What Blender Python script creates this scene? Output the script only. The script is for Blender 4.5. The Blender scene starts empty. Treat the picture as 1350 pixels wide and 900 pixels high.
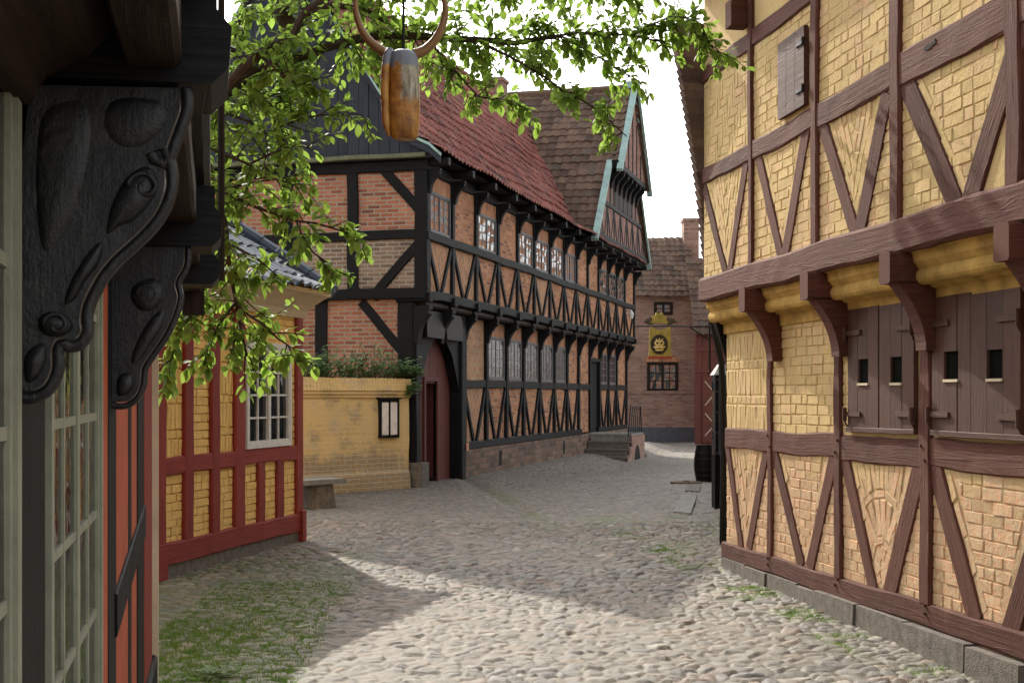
import bpy, math, random
import numpy as np
from mathutils import Vector, Matrix, noise
random.seed(7)
R = math.radians
scene = bpy.context.scene
col = scene.collection

# ------------------------------------------------------------------ camera
F, U0, V0, H = 1744.0, 675.0, 520.0, 1.65
cd = bpy.data.cameras.new('camera')
cam = bpy.data.objects.new('camera', cd); col.objects.link(cam)
cam.location = (0, 0, H); cam.rotation_euler = (R(90), 0, 0)
cd.sensor_width = 36.0; cd.lens = F/1350*36; cd.shift_y = 70/1350
cd.clip_start = 0.05; cd.clip_end = 2000
scene.camera = cam

# ------------------------------------------------------------------ light
SUN_AZ, SUN_EL = R(20.0), R(33.4)          # west of the view direction, height
w = bpy.data.worlds.new('World'); scene.world = w; w.use_nodes = True
wn = w.node_tree.nodes; bg = wn['Background']
sky = wn.new('ShaderNodeTexSky'); sky.sky_type = 'NISHITA'; sky.sun_disc = False
sky.sun_elevation = SUN_EL; sky.sun_rotation = -SUN_AZ
sky.dust_density = 3.5; sky.air_density = 1.2; sky.ozone_density = 1.0
hs = wn.new('ShaderNodeHueSaturation'); hs.inputs['Saturation'].default_value = .16
w.node_tree.links.new(sky.outputs[0], hs.inputs['Color']); w.node_tree.links.new(hs.outputs[0], bg.inputs[0]); bg.inputs[1].default_value = 0.15
sl = bpy.data.lights.new('sun', 'SUN'); sl.energy = 2.0; sl.angle = R(0.6); sl.color = (1.0, 0.93, 0.80)
so = bpy.data.objects.new('sun', sl); col.objects.link(so)
sd = Vector((-math.sin(SUN_AZ)*math.cos(SUN_EL), math.cos(SUN_AZ)*math.cos(SUN_EL), math.sin(SUN_EL)))
so.rotation_euler = sd.to_track_quat('Z', 'Y').to_euler()
vs = scene.view_settings
vs.view_transform = 'Standard'; vs.look = 'None'; vs.gamma = 1.0; vs.exposure = 1.36

# ------------------------------------------------------------------ helpers
def tag(o, label=None, cat=None, group=None, kind=None):
    if label: o['label'] = label
    if cat: o['category'] = cat
    if group: o['group'] = group
    if kind: o['kind'] = kind
    return o

def empty(name, loc=(0, 0, 0), rz=0.0, **k):
    o = bpy.data.objects.new(name, None); col.objects.link(o)
    o.empty_display_size = 0.2
    o.location = loc; o.rotation_euler = (0, 0, rz)
    return tag(o, **k)

class Fr:
    """local frame of a building front: x to the right, y into the building"""
    def __init__(s, ox, oy, dx, dy):
        n = math.hypot(dx, dy); s.ox, s.oy = ox, oy
        s.ex = (dx/n, dy/n); s.ey = (-dy/n, dx/n); s.ang = math.atan2(dy, dx)
    def f(s, u, v, y=0.0):              # a sight line met with the plane of local y
        rx, ry, rz = (u-U0)/F, 1.0, (V0-v)/F
        t = (y + s.ox*s.ey[0] + s.oy*s.ey[1])/(rx*s.ey[0]+ry*s.ey[1])
        X, Y = rx*t - s.ox, ry*t - s.oy
        return (X*s.ex[0]+Y*s.ex[1], H+rz*t)
    def g(s, u, v, x=0.0):              # met with the plane of local x
        rx, ry, rz = (u-U0)/F, 1.0, (V0-v)/F
        t = (x + s.ox*s.ex[0] + s.oy*s.ex[1])/(rx*s.ex[0]+ry*s.ex[1])
        X, Y = rx*t - s.ox, ry*t - s.oy
        return (X*s.ey[0]+Y*s.ey[1], H+rz*t)
    def w(s, x, y):
        return (s.ox+x*s.ex[0]+y*s.ey[0], s.oy+x*s.ex[1]+y*s.ey[1])

class MB:
    def __init__(s): s.v = []; s.f = []; s.uv = []; s.t = []
    def face(s, pts, uv=None, tint=0.5):
        b = len(s.v); s.v += [tuple(p) for p in pts]
        s.f.append(tuple(range(b, b+len(pts))))
        if uv is None:
            a = Vector(pts[1])-Vector(pts[0]); c = Vector(pts[-1])-Vector(pts[0]); n = a.cross(c)
            ax = max(range(3), key=lambda i: abs(n[i]))
            i, j = [(1, 2), (0, 2), (0, 1)][ax]
            uv = [(p[i], p[j]) for p in pts]
        s.uv += uv; s.t.append(tint)
    def box(s, x0, x1, y0, y1, z0, z1, tint=0.5):
        P = [(x0,y0,z0),(x1,y0,z0),(x1,y1,z0),(x0,y1,z0),(x0,y0,z1),(x1,y0,z1),(x1,y1,z1),(x0,y1,z1)]
        for q in ((3,2,1,0),(4,5,6,7),(0,1,5,4),(1,2,6,5),(2,3,7,6),(3,0,4,7)):
            s.face([P[i] for i in q], tint=tint)
    def hexa(s, P, tint=0.5):
        for q in ((3,2,1,0),(4,5,6,7),(0,1,5,4),(1,2,6,5),(2,3,7,6),(3,0,4,7)):
            s.face([P[i] for i in q], tint=tint)
    def extrude(s, poly, y0, y1, axis='y', tint=0.5, inset=0.0):
        """poly in (a,b): axis y -> (x,z); axis x -> (y,z); axis z -> (x,y)"""
        def P(a, b, c):
            return {'y': (a, c, b), 'x': (c, a, b), 'z': (a, b, c)}[axis]
        n = len(poly)
        area = sum(poly[i][0]*poly[(i+1) % n][1]-poly[(i+1) % n][0]*poly[i][1] for i in range(n))
        if area < 0: poly = poly[::-1]
        flip = axis == 'y'
        lo = [P(a, b, y0) for a, b in poly]; hi = [P(a, b, y1) for a, b in poly]
        if flip: s.face(lo, tint=tint); s.face(hi[::-1], tint=tint)
        else: s.face(lo[::-1], tint=tint); s.face(hi, tint=tint)
        for i in range(n):
            j = (i+1) % n
            q = [lo[i], lo[j], hi[j], hi[i]]
            if flip: q = q[::-1]
            s.face(q, tint=tint)
    def timber(s, p0, p1, wv, dv, w, d, jit=0.012, step=0.22, ch=0.10):
        """irregular hewn beam p0->p1, width w along wv, depth d along dv (dv points inward from the face at p)"""
        p0, p1, wv, dv = Vector(p0), Vector(p1), Vector(wv).normalized(), Vector(dv).normalized()
        L = (p1-p0).length; n = max(1, int(L/step)); tint = random.random()
        c = min(w, d)*ch
        uo = random.random()*20
        prof = [(-w/2+c, 0), (w/2-c, 0), (w/2, c), (w/2, d-c), (w/2-c, d), (-w/2+c, d), (-w/2, d-c), (-w/2, c)]
        per = [0]
        for i in range(8):
            a, b = prof[i], prof[(i+1) % 8]; per.append(per[-1]+math.hypot(a[0]-b[0], a[1]-b[1]))
        rings = []; ph = random.random()*100
        for k in range(n+1):
            t = k/n; q = p0.lerp(p1, t)
            e = 0 if k in (0, n) else 1
            sh = (noise.noise((ph, t*L*1.1, 0)))*jit*1.6
            ring = []
            for (a, b) in prof:
                ja = (random.random()-.5)*jit*.7; jb = (random.random()-.5)*jit*.4
                ring.append(q+wv*(a+sh+ja)+dv*(b+jb*e))
            rings.append(ring)
        b0 = len(s.v)
        for r in rings: s.v += [tuple(p) for p in r]
        for k in range(n):
            for i in range(8):
                j = (i+1) % 8
                s.f.append((b0+k*8+i, b0+k*8+j, b0+(k+1)*8+j, b0+(k+1)*8+i))
                l0, l1 = uo+L*k/n, uo+L*(k+1)/n
                s.uv += [(l0, per[i]), (l0, per[i+1]), (l1, per[i+1]), (l1, per[i])]; s.t.append(tint)
        s.f.append(tuple(b0+i for i in range(7, -1, -1))); s.uv += [(uo, 0)]*8; s.t.append(tint)
        s.f.append(tuple(b0+n*8+i for i in range(8))); s.uv += [(uo, 0)]*8; s.t.append(tint)
    def tube(s, pts, rad, n=8, tint=0.5, cap=True):
        pts = [Vector(p) for p in pts]
        if not hasattr(rad, '__len__'): rad = [rad]*len(pts)
        b0 = len(s.v); up = Vector((0.13, 0.27, 1)).normalized(); L = 0; Ls = []
        for k, p in enumerate(pts):
            d = (pts[min(k+1, len(pts)-1)]-pts[max(k-1, 0)]).normalized()
            a = d.cross(up)
            if a.length < .05: a = d.cross(Vector((1, 0, 0)))
            a.normalize(); b = d.cross(a)
            if k: L += (p-pts[k-1]).length
            Ls.append(L)
            for i in range(n):
                t = 2*math.pi*i/n
                s.v.append(tuple(p+(a*math.cos(t)+b*math.sin(t))*rad[k]))
        for k in range(len(pts)-1):
            for i in range(n):
                j = (i+1) % n
                s.f.append((b0+k*n+j, b0+k*n+i, b0+(k+1)*n+i, b0+(k+1)*n+j))
                s.uv += [(Ls[k], (i+1)/n*.3), (Ls[k], i/n*.3), (Ls[k+1], i/n*.3), (Ls[k+1], (i+1)/n*.3)]; s.t.append(tint)
        if cap:
            s.f.append(tuple(b0+i for i in range(n))); s.uv += [(0, 0)]*n; s.t.append(tint)
            e = b0+(len(pts)-1)*n
            s.f.append(tuple(e+i for i in range(n-1, -1, -1))); s.uv += [(0, 0)]*n; s.t.append(tint)
    def rings(s, R_, tint=0.5, capa=True, capb=True):
        n = len(R_[0]); b0 = len(s.v)
        for r in R_: s.v += [tuple(p) for p in r]
        for k in range(len(R_)-1):
            for i in range(n):
                j = (i+1) % n
                s.f.append((b0+k*n+i, b0+k*n+j, b0+(k+1)*n+j, b0+(k+1)*n+i))
                s.uv += [(i/n, k*.1), ((i+1)/n, k*.1), ((i+1)/n, k*.1+.1), (i/n, k*.1+.1)]; s.t.append(tint)
        if capa: s.f.append(tuple(b0+i for i in range(n-1, -1, -1))); s.uv += [(0, 0)]*n; s.t.append(tint)
        if capb:
            e = b0+(len(R_)-1)*n; s.f.append(tuple(e+i for i in range(n))); s.uv += [(0, 0)]*n; s.t.append(tint)
    def build(s, name, mat, parent=None, smooth=False, loc=None, bevel=0.0, **k):
        me = bpy.data.meshes.new(name); me.from_pydata(s.v, [], s.f)
        uvl = me.uv_layers.new(name='UVMap')
        uvl.data.foreach_set('uv', np.array(s.uv, dtype=np.float32).ravel())
        at = me.attributes.new('tint', 'FLOAT', 'FACE'); at.data.foreach_set('value', np.array(s.t, dtype=np.float32))
        if smooth: me.polygons.foreach_set('use_smooth', [True]*len(s.f))
        me.materials.append(mat); me.update()
        o = bpy.data.objects.new(name, me); col.objects.link(o)
        if parent: o.parent = parent
        if loc: o.location = loc
        if bevel:
            m = o.modifiers.new('bevel', 'BEVEL'); m.width = bevel; m.segments = 2; m.limit_method = 'ANGLE'
        return tag(o, **k)

def clip(poly, conv):
    """clip poly by convex ccw polygon conv"""
    n = len(conv)
    A = sum(conv[i][0]*conv[(i+1) % n][1]-conv[(i+1) % n][0]*conv[i][1] for i in range(n))
    if A < 0: conv = conv[::-1]
    out = poly
    for i in range(n):
        a, b = conv[i], conv[(i+1) % n]; inp = out; out = []
        if not inp: break
        def sd_(p): return (b[0]-a[0])*(p[1]-a[1])-(b[1]-a[1])*(p[0]-a[0])
        for k in range(len(inp)):
            p, q = inp[k], inp[(k+1) % len(inp)]; dp, dq = sd_(p), sd_(q)
            if dp >= 0: out.append(p)
            if (dp >= 0) != (dq >= 0):
                t = dp/(dp-dq); out.append((p[0]+(q[0]-p[0])*t, p[1]+(q[1]-p[1])*t))
    return out

# ------------------------------------------------------------------ materials
class NT:
    def __init__(s, name):
        s.m = bpy.data.materials.new(name); s.m.use_nodes = True
        s.t = s.m.node_tree; s.n = s.t.nodes; s.p = s.n['Principled BSDF']
    def new(s, typ, **k):
        n = s.n.new(typ)
        for a, b in k.items(): setattr(n, a, b)
        return n
    def link(s, a, b): s.t.links.new(a, b)
    def noise(s, vec, scale, detail=4, rough=.6, dist=0):
        n = s.new('ShaderNodeTexNoise'); n.inputs['Scale'].default_value = scale
        n.inputs['Detail'].default_value = detail; n.inputs['Roughness'].default_value = rough
        n.inputs['Distortion'].default_value = dist
        if vec: s.link(vec, n.inputs['Vector'])
        return n.outputs['Fac']
    def ramp(s, fac, stops):
        r = s.new('ShaderNodeValToRGB'); e = r.color_ramp.elements
        while len(e) < len(stops): e.new(.5)
        for q, (p, c) in zip(e, stops): q.position = p; q.color = (*c, 1) if len(c) == 3 else c
        s.link(fac, r.inputs[0]); return r.outputs[0]
    def mix(s, fac, a, b, mode='MIX'):
        m = s.new('ShaderNodeMix', data_type='RGBA', blend_type=mode)
        for sock, val in ((m.inputs[0], fac), (m.inputs[6], a), (m.inputs[7], b)):
            if hasattr(val, 'links'): s.link(val, sock)
            elif isinstance(val, (int, float)): sock.default_value = val
            else: sock.default_value = (*val, 1)
        return m.outputs[2]
    def math(s, op, a, b=0.0, c=None, clamp=False):
        m = s.new('ShaderNodeMath', operation=op); m.use_clamp = clamp
        for i, val in enumerate((a, b) if c is None else (a, b, c)):
            if hasattr(val, 'links'): s.link(val, m.inputs[i])
            else: m.inputs[i].default_value = val
        return m.outputs[0]
    def attr(s, name): n = s.new('ShaderNodeAttribute'); n.attribute_name = name; return n
    def uv(s, sc=None, rot=0):
        n = s.new('ShaderNodeUVMap'); n.uv_map = 'UVMap'; o = n.outputs[0]
        if sc or rot:
            m = s.new('ShaderNodeMapping'); s.link(o, m.inputs[0])
            if sc: m.inputs['Scale'].default_value = sc
            m.inputs['Rotation'].default_value = (0, 0, rot); o = m.outputs[0]
        return o
    def obj(s): return s.new('ShaderNodeTexCoord').outputs['Object']
    def bump(s, h, strength=.5, dist=.01, prev=None):
        b = s.new('ShaderNodeBump'); b.inputs['Strength'].default_value = strength
        b.inputs['Distance'].default_value = dist; s.link(h, b.inputs['Height'])
        if prev: s.link(prev, b.inputs['Normal'])
        return b.outputs[0]
    def done(s, colr=None, rough=.8, nrm=None, spec=.3, metal=0):
        if colr is not None:
            if hasattr(colr, 'links'): s.link(colr, s.p.inputs['Base Color'])
            else: s.p.inputs['Base Color'].default_value = (*colr, 1)
        if hasattr(rough, 'links'): s.link(rough, s.p.inputs['Roughness'])
        else: s.p.inputs['Roughness'].default_value = rough
        s.p.inputs['Specular IOR Level'].default_value = spec; s.p.inputs['Metallic'].default_value = metal
        if nrm: s.link(nrm, s.p.inputs['Normal'])
        return s.m

def timber_mat(name, c0, c1, c2, rough=.7, bump=.6, wear=None):
    m = NT(name); uv = m.uv((1, 1, 1))
    st = m.uv((1.1, 30, 1)); g = m.noise(st, 1.6, 6, .7)
    n = m.noise(uv, 2.3, 4); t = m.attr('tint').outputs['Fac']
    c = m.ramp(g, [(.3, c0), (.5, c1), (.72, c2)])
    k = m.math('MULTIPLY_ADD', n, .7, m.math('MULTIPLY_ADD', t, .5, .38))
    c = m.mix(1.0, c, m.ramp(k, [(0, (0, 0, 0)), (1, (1, 1, 1))]), 'MULTIPLY')
    cr = m.new('ShaderNodeTexVoronoi'); cr.feature = 'DISTANCE_TO_EDGE'; m.link(m.uv((.7, 24, 1)), cr.inputs['Vector'])
    cr.inputs['Scale'].default_value = 1.5
    crk = m.ramp(cr.outputs['Distance'], [(0, (0, 0, 0)), (.035, (1, 1, 1))])
    if wear:
        wn_ = m.noise(uv, 5, 6, .7)
        c = m.mix(m.ramp(wn_, [(.56, (0, 0, 0)), (.68, (.6, .6, .6))]), c, wear)
    nb = m.bump(g, bump, .007); nb = m.bump(crk, bump*.7, .004, nb); nb = m.bump(m.noise(uv, 40, 3), bump*.5, .006, nb)
    return m.done(c, rough, nb, .12 if sum(c1) < .06 else .25)

def flat_mat(name, c, rough=.7, var=.25, scale=6, bump=.2, metal=0, spec=.3):
    m = NT(name); o = m.obj(); n = m.noise(o, scale, 6, .65)
    a = tuple(x*(1-var) for x in c); b = tuple(min(1, x*(1+var)) for x in c)
    cc = m.ramp(n, [(.3, a), (.7, b)])
    return m.done(cc, rough, m.bump(m.noise(o, scale*6, 4), bump, .01), spec, metal)

def brick_mat(name, c1, c2, cdark, mortar, rot=0.0, bw=.24, bh=.075, limewash=None, zig=False, msize=.012):
    m = NT(name); uv = m.uv(None, 0)
    if rot: uv = m.uv(None, rot)
    # small wobble of the courses
    nz = m.new('ShaderNodeTexNoise'); nz.inputs['Scale'].default_value = 2.5; m.link(uv, nz.inputs['Vector'])
    off = m.new('ShaderNodeVectorMath', operation='MULTIPLY_ADD'); m.link(nz.outputs['Color'], off.inputs[0])
    off.inputs[1].default_value = (.014, .014, 0); m.link(uv, off.inputs[2]); vec = off.outputs[0]
    if zig:
        sp = m.new('ShaderNodeSeparateXYZ'); m.link(vec, sp.inputs[0])
        zz = m.math('PINGPONG', sp.outputs[0 if zig == 'h' else 1], .11)
        cb = m.new('ShaderNodeCombineXYZ')
        if zig == 'h':
            m.link(sp.outputs[0], cb.inputs[0]); m.link(m.math('ADD', sp.outputs[1], zz), cb.inputs[1])
        else:
            m.link(sp.outputs[1], cb.inputs[0]); m.link(m.math('ADD', sp.outputs[0], zz), cb.inputs[1])
        vec = cb.outputs[0]
    b = m.new('ShaderNodeTexBrick'); m.link(vec, b.inputs['Vector'])
    b.inputs['Scale'].default_value = 1; b.inputs['Brick Width'].default_value = bw; b.inputs['Row Height'].default_value = bh
    b.inputs['Mortar Size'].default_value = msize; b.inputs['Mortar Smooth'].default_value = .25
    b.inputs['Color1'].default_value = (0, 0, 0, 1); b.inputs['Color2'].default_value = (1, 1, 1, 1); b.inputs['Bias'].default_value = 0
    b.inputs['Mortar'].default_value = (.5, .5, .5, 1)
    cid = m.ramp(b.outputs['Color'], [(0.0, cdark), (.28, c1), (.7, c2), (1.0, tuple(x*1.15 for x in c2))])
    fine = m.noise(uv, 35, 5, .7); big = m.noise(uv, 1.3, 4)
    cid = m.mix(m.ramp(fine, [(.35, (0, 0, 0)), (.75, (.55, .55, .55))]), cid, cdark)
    cc = m.mix(b.outputs['Fac'], cid, m.mix(fine, mortar, tuple(x*.6 for x in mortar)))
    cc = m.mix(1.0, cc, m.ramp(big, [(.25, (.68, .66, .66)), (.7, (1, 1, 1))]), 'MULTIPLY')
    if limewash:
        lw = m.ramp(m.noise(uv, 2.2, 8, .7), [(.40, (1, 1, 1)), (.6, (0, 0, 0))])
        cc = m.mix(lw, cc, limewash)
    inv = m.math('SUBTRACT', 1.0, b.outputs['Fac'])
    nb = m.bump(inv, .8, .012); nb = m.bump(fine, .35, .008, nb)
    return m.done(cc, .88, nb, .2)

def limebrick_mat(name, paint, paint2, brick, mortar, wearlo, wearhi, zwear=0.0, z0=0.9, streak=.0):
    """limewashed real bricks: tint picks the brick, wash worn off in patches, more so near the ground"""
    m = NT(name); uv = m.uv(); o = m.obj(); t = m.attr('tint').outputs['Fac']
    sp = m.new('ShaderNodeSeparateXYZ'); m.link(o, sp.inputs[0])
    low = m.math('MULTIPLY', m.math('SUBTRACT', z0, sp.outputs[2], None, True), zwear)
    n1 = m.noise(o, 3.2, 8, .72); n2 = m.noise(o, 26, 5, .7); n3 = m.noise(o, .9, 3)
    k = m.math('ADD', m.math('ADD', n1, low), m.math('MULTIPLY', t, .16))
    k = m.math('ADD', k, m.math('MULTIPLY_ADD', n3, .35, -.2))
    wear = m.ramp(k, [(wearlo, (0, 0, 0)), (wearhi, (1, 1, 1))])
    p = m.mix(n1, paint, paint2)
    p = m.mix(m.ramp(n2, [(.45, (0, 0, 0)), (.8, (.5, .5, .5))]), p, tuple(x*.55 for x in paint))
    bb = m.mix(t, brick, tuple(min(1, x*1.5) for x in brick)); bb = m.mix(m.ramp(n2, [(.4, (0, 0, 0)), (.6, (.8, .8, .8))]), bb, mortar)
    c = m.mix(m.math('MULTIPLY', wear, .72), p, bb)
    c = m.mix(1.0, c, m.ramp(t, [(0, (.90, .89, .87)), (1, (1.0, 1.0, 1.0))]), 'MULTIPLY')
    mpz = m.new('ShaderNodeMapping'); m.link(o, mpz.inputs[0]); mpz.inputs['Scale'].default_value = (5, 5, .7)
    c = m.mix(m.ramp(m.noise(mpz.outputs[0], 1.4, 6, .7), [(.50, (0, 0, 0)), (.75, (streak, streak, streak))]), c, tuple(x*.5 for x in paint))
    nb = m.bump(n1, .55, .02); nb = m.bump(n2, .7, .012, nb); nb = m.bump(m.noise(o, 90, 3), .4, .004, nb)
    return m.done(c, .92, nb, .15)

def tile_mat(name, stops, moss=None):
    m = NT(name); o = m.obj(); t = m.attr('tint').outputs['Fac']
    c = m.ramp(t, stops); n = m.noise(o, 9, 7, .7); big = m.noise(o, .8, 4)
    c = m.mix(m.ramp(n, [(.5, (0, 0, 0)), (.75, (.7, .7, .7))]), c, tuple(x*.3 for x in stops[0][1]))
    if moss: c = m.mix(m.ramp(m.noise(o, 2.1, 8, .75), [(.56, (0, 0, 0)), (.7, (.8, .8, .8))]), c, moss)
    c = m.mix(1, c, m.ramp(big, [(.3, (.75, .75, .75)), (.7, (1, 1, 1))]), 'MULTIPLY')
    return m.done(c, .8, m.bump(n, .4, .01), .25)

M = {}
M['black_oak'] = timber_mat('black_oak', (.006, .006, .0065), (.010, .010, .011), (.020, .0195, .020), .6, .45)
M['tarred_oak'] = timber_mat('tarred_oak', (.004, .0038, .004), (.008, .0075, .008), (.018, .017, .016), .45, .4, wear=(.035, .030, .026))
m_ = NT('carved_oak'); o_ = m_.obj()
a_ = m_.noise(o_, 9, 6, .7); b_ = m_.noise(o_, 55, 5, .7); d_ = m_.noise(o_, 3.2, 8, .75, 1.2)
st_ = m_.new('ShaderNodeMapping'); m_.link(o_, st_.inputs[0]); st_.inputs['Scale'].default_value = (6, 26, 3); sk_ = m_.noise(st_.outputs[0], 1.5, 6, .75)
c_ = m_.mix(a_, (.005, .005, .0055), (.016, .016, .017)); c_ = m_.mix(m_.ramp(d_, [(.52, (0, 0, 0)), (.72, (.75, .75, .75))]), c_, (.050, .047, .044))
c_ = m_.mix(m_.ramp(sk_, [(.60, (0, 0, 0)), (.74, (.6, .6, .6))]), c_, (.085, .08, .074))
M['carved_oak'] = m_.done(c_, m_.ramp(a_, [(.3, (.28, .28, .28)), (.7, (.6, .6, .6))]), m_.bump(a_, .35, .02, m_.bump(b_, .35, .005, m_.bump(sk_, .45, .006))), .4)
M['brown_paint'] = timber_mat('brown_painted_timber', (.070, .024, .014), (.108, .038, .023), (.145, .055, .035), .85, .9, wear=(.14, .072, .048))
M['shutter_paint'] = timber_mat('shutter_paint', (.056, .023, .014), (.082, .034, .021), (.108, .048, .030), .7, .5)
M['red_timber'] = timber_mat('oxblood_timber', (.17, .022, .014), (.24, .036, .024), (.30, .055, .036), .72, .5)
M['gate_red'] = timber_mat('gate_red', (.10, .030, .022), (.135, .040, .03), (.17, .058, .042), .7, .4)
M['navy_board'] = timber_mat('navy_boards', (.016, .019, .027), (.026, .031, .043), (.045, .052, .068), .6, .5)
M['grey_oak'] = timber_mat('weathered_oak', (.05, .042, .034), (.09, .078, .064), (.15, .135, .11), .85, .7)
M['brown_soffit'] = timber_mat('brown_soffit', (.014, .009, .006), (.026, .016, .011), (.045, .028, .02), .6, .4)
M['red_brick'] = brick_mat('red_brick', (.42, .140, .075), (.50, .205, .12), (.21, .09, .065), (.48, .40, .31), msize=.014)
M['orange_brick'] = brick_mat('orange_brick', (.52, .19, .08), (.64, .28, .13), (.26, .10, .06), (.46, .37, .27))
M['orange_soldier'] = brick_mat('orange_soldier_brick', (.52, .19, .08), (.64, .28, .13), (.30, .11, .06), (.46, .37, .27), rot=R(90))
M['orange_zigzag'] = brick_mat('orange_zigzag_brick', (.52, .19, .08), (.64, .28, .13), (.30, .11, .06), (.60, .50, .34), zig='h', msize=.018)
M['orange_vee'] = brick_mat('orange_vee_brick', (.52, .19, .08), (.64, .28, .13), (.30, .11, .06), (.58, .48, .33), rot=R(64), msize=.016)
M['grey_brick'] = brick_mat('grey_brick', (.24, .155, .11), (.33, .22, .155), (.16, .115, .09), (.46, .41, .33), msize=.015)
M['gable_brick'] = brick_mat('pink_brick', (.36, .16, .12), (.42, .2, .15), (.22, .1, .09), (.4, .34, .3))
M['far_brick'] = brick_mat('far_brick', (.36, .18, .13), (.44, .25, .18), (.26, .15, .115), (.44, .37, .31), bw=.26, bh=.085)
M['plinth_stone'] = brick_mat('plinth_stone', (.20, .12, .085), (.28, .17, .12), (.12, .085, .07), (.2, .17, .14), bw=.33, bh=.12, msize=.015)
M['yellow_wall'] = limebrick_mat('yellow_limewashed_brick', (.70, .525, .25), (.60, .43, .19), (.48, .24, .15), (.58, .48, .33), .52, .80, .60, 1.35, .45)
M['yellow_smooth'] = limebrick_mat('yellow_limewash', (.60, .40, .13), (.50, .31, .09), (.36, .2, .1), (.5, .38, .2), .85, 1.1)
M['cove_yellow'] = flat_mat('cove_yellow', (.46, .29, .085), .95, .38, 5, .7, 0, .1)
M['house_yellow'] = limebrick_mat('warm_yellow_limewash', (.90, .60, .21), (.86, .54, .18), (.5, .36, .22), (.6, .5, .34), .80, 1.0, .3, .9)
M['garden_yellow'] = None
M['left_red'] = flat_mat('red_limewash', (.40, .085, .035), .85, .2, 4, .4)
M['cream_paint'] = flat_mat('cream_paint', (.25, .25, .18), .55, .2, 7, .3)
M['white_paint'] = flat_mat('white_paint', (.62, .60, .54), .5, .12, 10, .15)
M['grey_paint'] = flat_mat('grey_paint', (.085, .085, .095), .5, .25, 10, .2)
M['cornice_cream'] = flat_mat('cornice_cream', (.60, .50, .34), .8, .15, 4, .2)
M['turquoise'] = flat_mat('verdigris_paint', (.30, .44, .41), .6, .25, 5, .2)
M['iron'] = flat_mat('black_iron', (.02, .02, .021), .5, .3, 20, .3, .6)
M['granite'] = flat_mat('granite', (.15, .128, .105), .85, .4, 14, .8)
M['slab'] = flat_mat('stone_slab', (.23, .22, .20), .85, .3, 8, .6)
M['hole_dark'] = flat_mat('shutter_hole', (.005, .006, .005), .9, .3, 20, .2, 0, .02)
M['dark'] = flat_mat('dark_interior', (.012, .011, .010), .9)
M['roof_red'] = tile_mat('red_pantiles', [(0, (.13, .05, .045)), (.35, (.24, .075, .06)), (.75, (.33, .115, .085)), (1, (.24, .12, .10))], (.13, .085, .07))
M['roof_brown'] = tile_mat('brown_pantiles', [(0, (.085, .055, .042)), (.4, (.15, .09, .065)), (.8, (.20, .125, .085)), (1, (.12, .09, .07))], (.09, .08, .045))
M['roof_blue'] = tile_mat('blue_glazed_tiles', [(0, (.045, .06, .085)), (1, (.085, .105, .14))])
M['roof_blue'].node_tree.nodes['Principled BSDF'].inputs['Roughness'].default_value = .28

def glass_mat(name, c=(.012, .014, .016), rough=.04, wob=.25):
    m = NT(name); o = m.obj()
    return m.done(c, rough, m.bump(m.noise(o, 3.5, 2), wob, .02), .9)
M['glass'] = glass_mat('old_glass')
M['curtain_glass'] = glass_mat('curtained_glass', (.10, .05, .035), .08, .3)
M['deep_glass'] = glass_mat('deep_glass', (.03, .018, .016), .22, .5)
M['lead_frame'] = flat_mat('lead_frame', (.13, .12, .12), .6, .25, 12)
M['dull_glass'] = glass_mat('dull_glass', (.09, .05, .04), .5, .3)
M['pale_glass'] = glass_mat('sky_reflection_glass', (.42, .43, .44), .08, .3)  # sky reflection in the panes painted as a pale base colour
m_ = NT('clear_window_glass'); o_ = m_.obj()
tr = m_.new('ShaderNodeBsdfTransparent'); mx = m_.new('ShaderNodeMixShader')
gl = m_.new('ShaderNodeBsdfGlossy'); gl.inputs['Roughness'].default_value = .02
m_.link(m_.bump(m_.noise(o_, 7, 2), .35, .01), gl.inputs['Normal'])
fr_ = m_.new('ShaderNodeFresnel'); fr_.inputs['IOR'].default_value = 1.9
m_.link(fr_.outputs[0], mx.inputs[0]); m_.link(tr.outputs[0], mx.inputs[1]); m_.link(gl.outputs[0], mx.inputs[2])
m_.link(mx.outputs[0], m_.n['Material Output'].inputs['Surface']); M['clear_glass'] = m_.m

m_ = NT('case_glass'); tr = m_.new('ShaderNodeBsdfTransparent'); mx = m_.new('ShaderNodeMixShader'); gl = m_.new('ShaderNodeBsdfGlossy'); gl.inputs['Roughness'].default_value = .05
mx.inputs[0].default_value = .06; m_.link(tr.outputs[0], mx.inputs[1]); m_.link(gl.outputs[0], mx.inputs[2]); m_.link(mx.outputs[0], m_.n['Material Output'].inputs['Surface']); M['case_glass'] = m_.m
# garden wall: render over brick, courses showing where it has worn
m_ = NT('garden_wall_limewash'); uv_ = m_.uv(); o_ = m_.obj()
b_ = m_.new('ShaderNodeTexBrick'); m_.link(uv_, b_.inputs['Vector']); b_.inputs['Scale'].default_value = 1
b_.inputs['Brick Width'].default_value = .25; b_.inputs['Row Height'].default_value = .08; b_.inputs['Mortar Size'].default_value = .012; b_.inputs['Mortar Smooth'].default_value = .4
sp_ = m_.new('ShaderNodeSeparateXYZ'); m_.link(uv_, sp_.inputs[0])
lowz = m_.math('SUBTRACT', .95, sp_.outputs[1], None, True)
k_ = m_.math('ADD', m_.noise(uv_, 1.7, 8, .7), m_.math('MULTIPLY', lowz, .32))
worn = m_.ramp(k_, [(.52, (0, 0, 0)), (.66, (1, 1, 1))])
nn_ = m_.noise(uv_, 14, 6, .7)
pc = m_.mix(nn_, (.80, .56, .25), (.70, .48, .21))
pc = m_.mix(m_.ramp(m_.noise(uv_, 2.9, 6), [(.5, (0, 0, 0)), (.7, (.7, .7, .7))]), pc, (.60, .47, .31))
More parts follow.
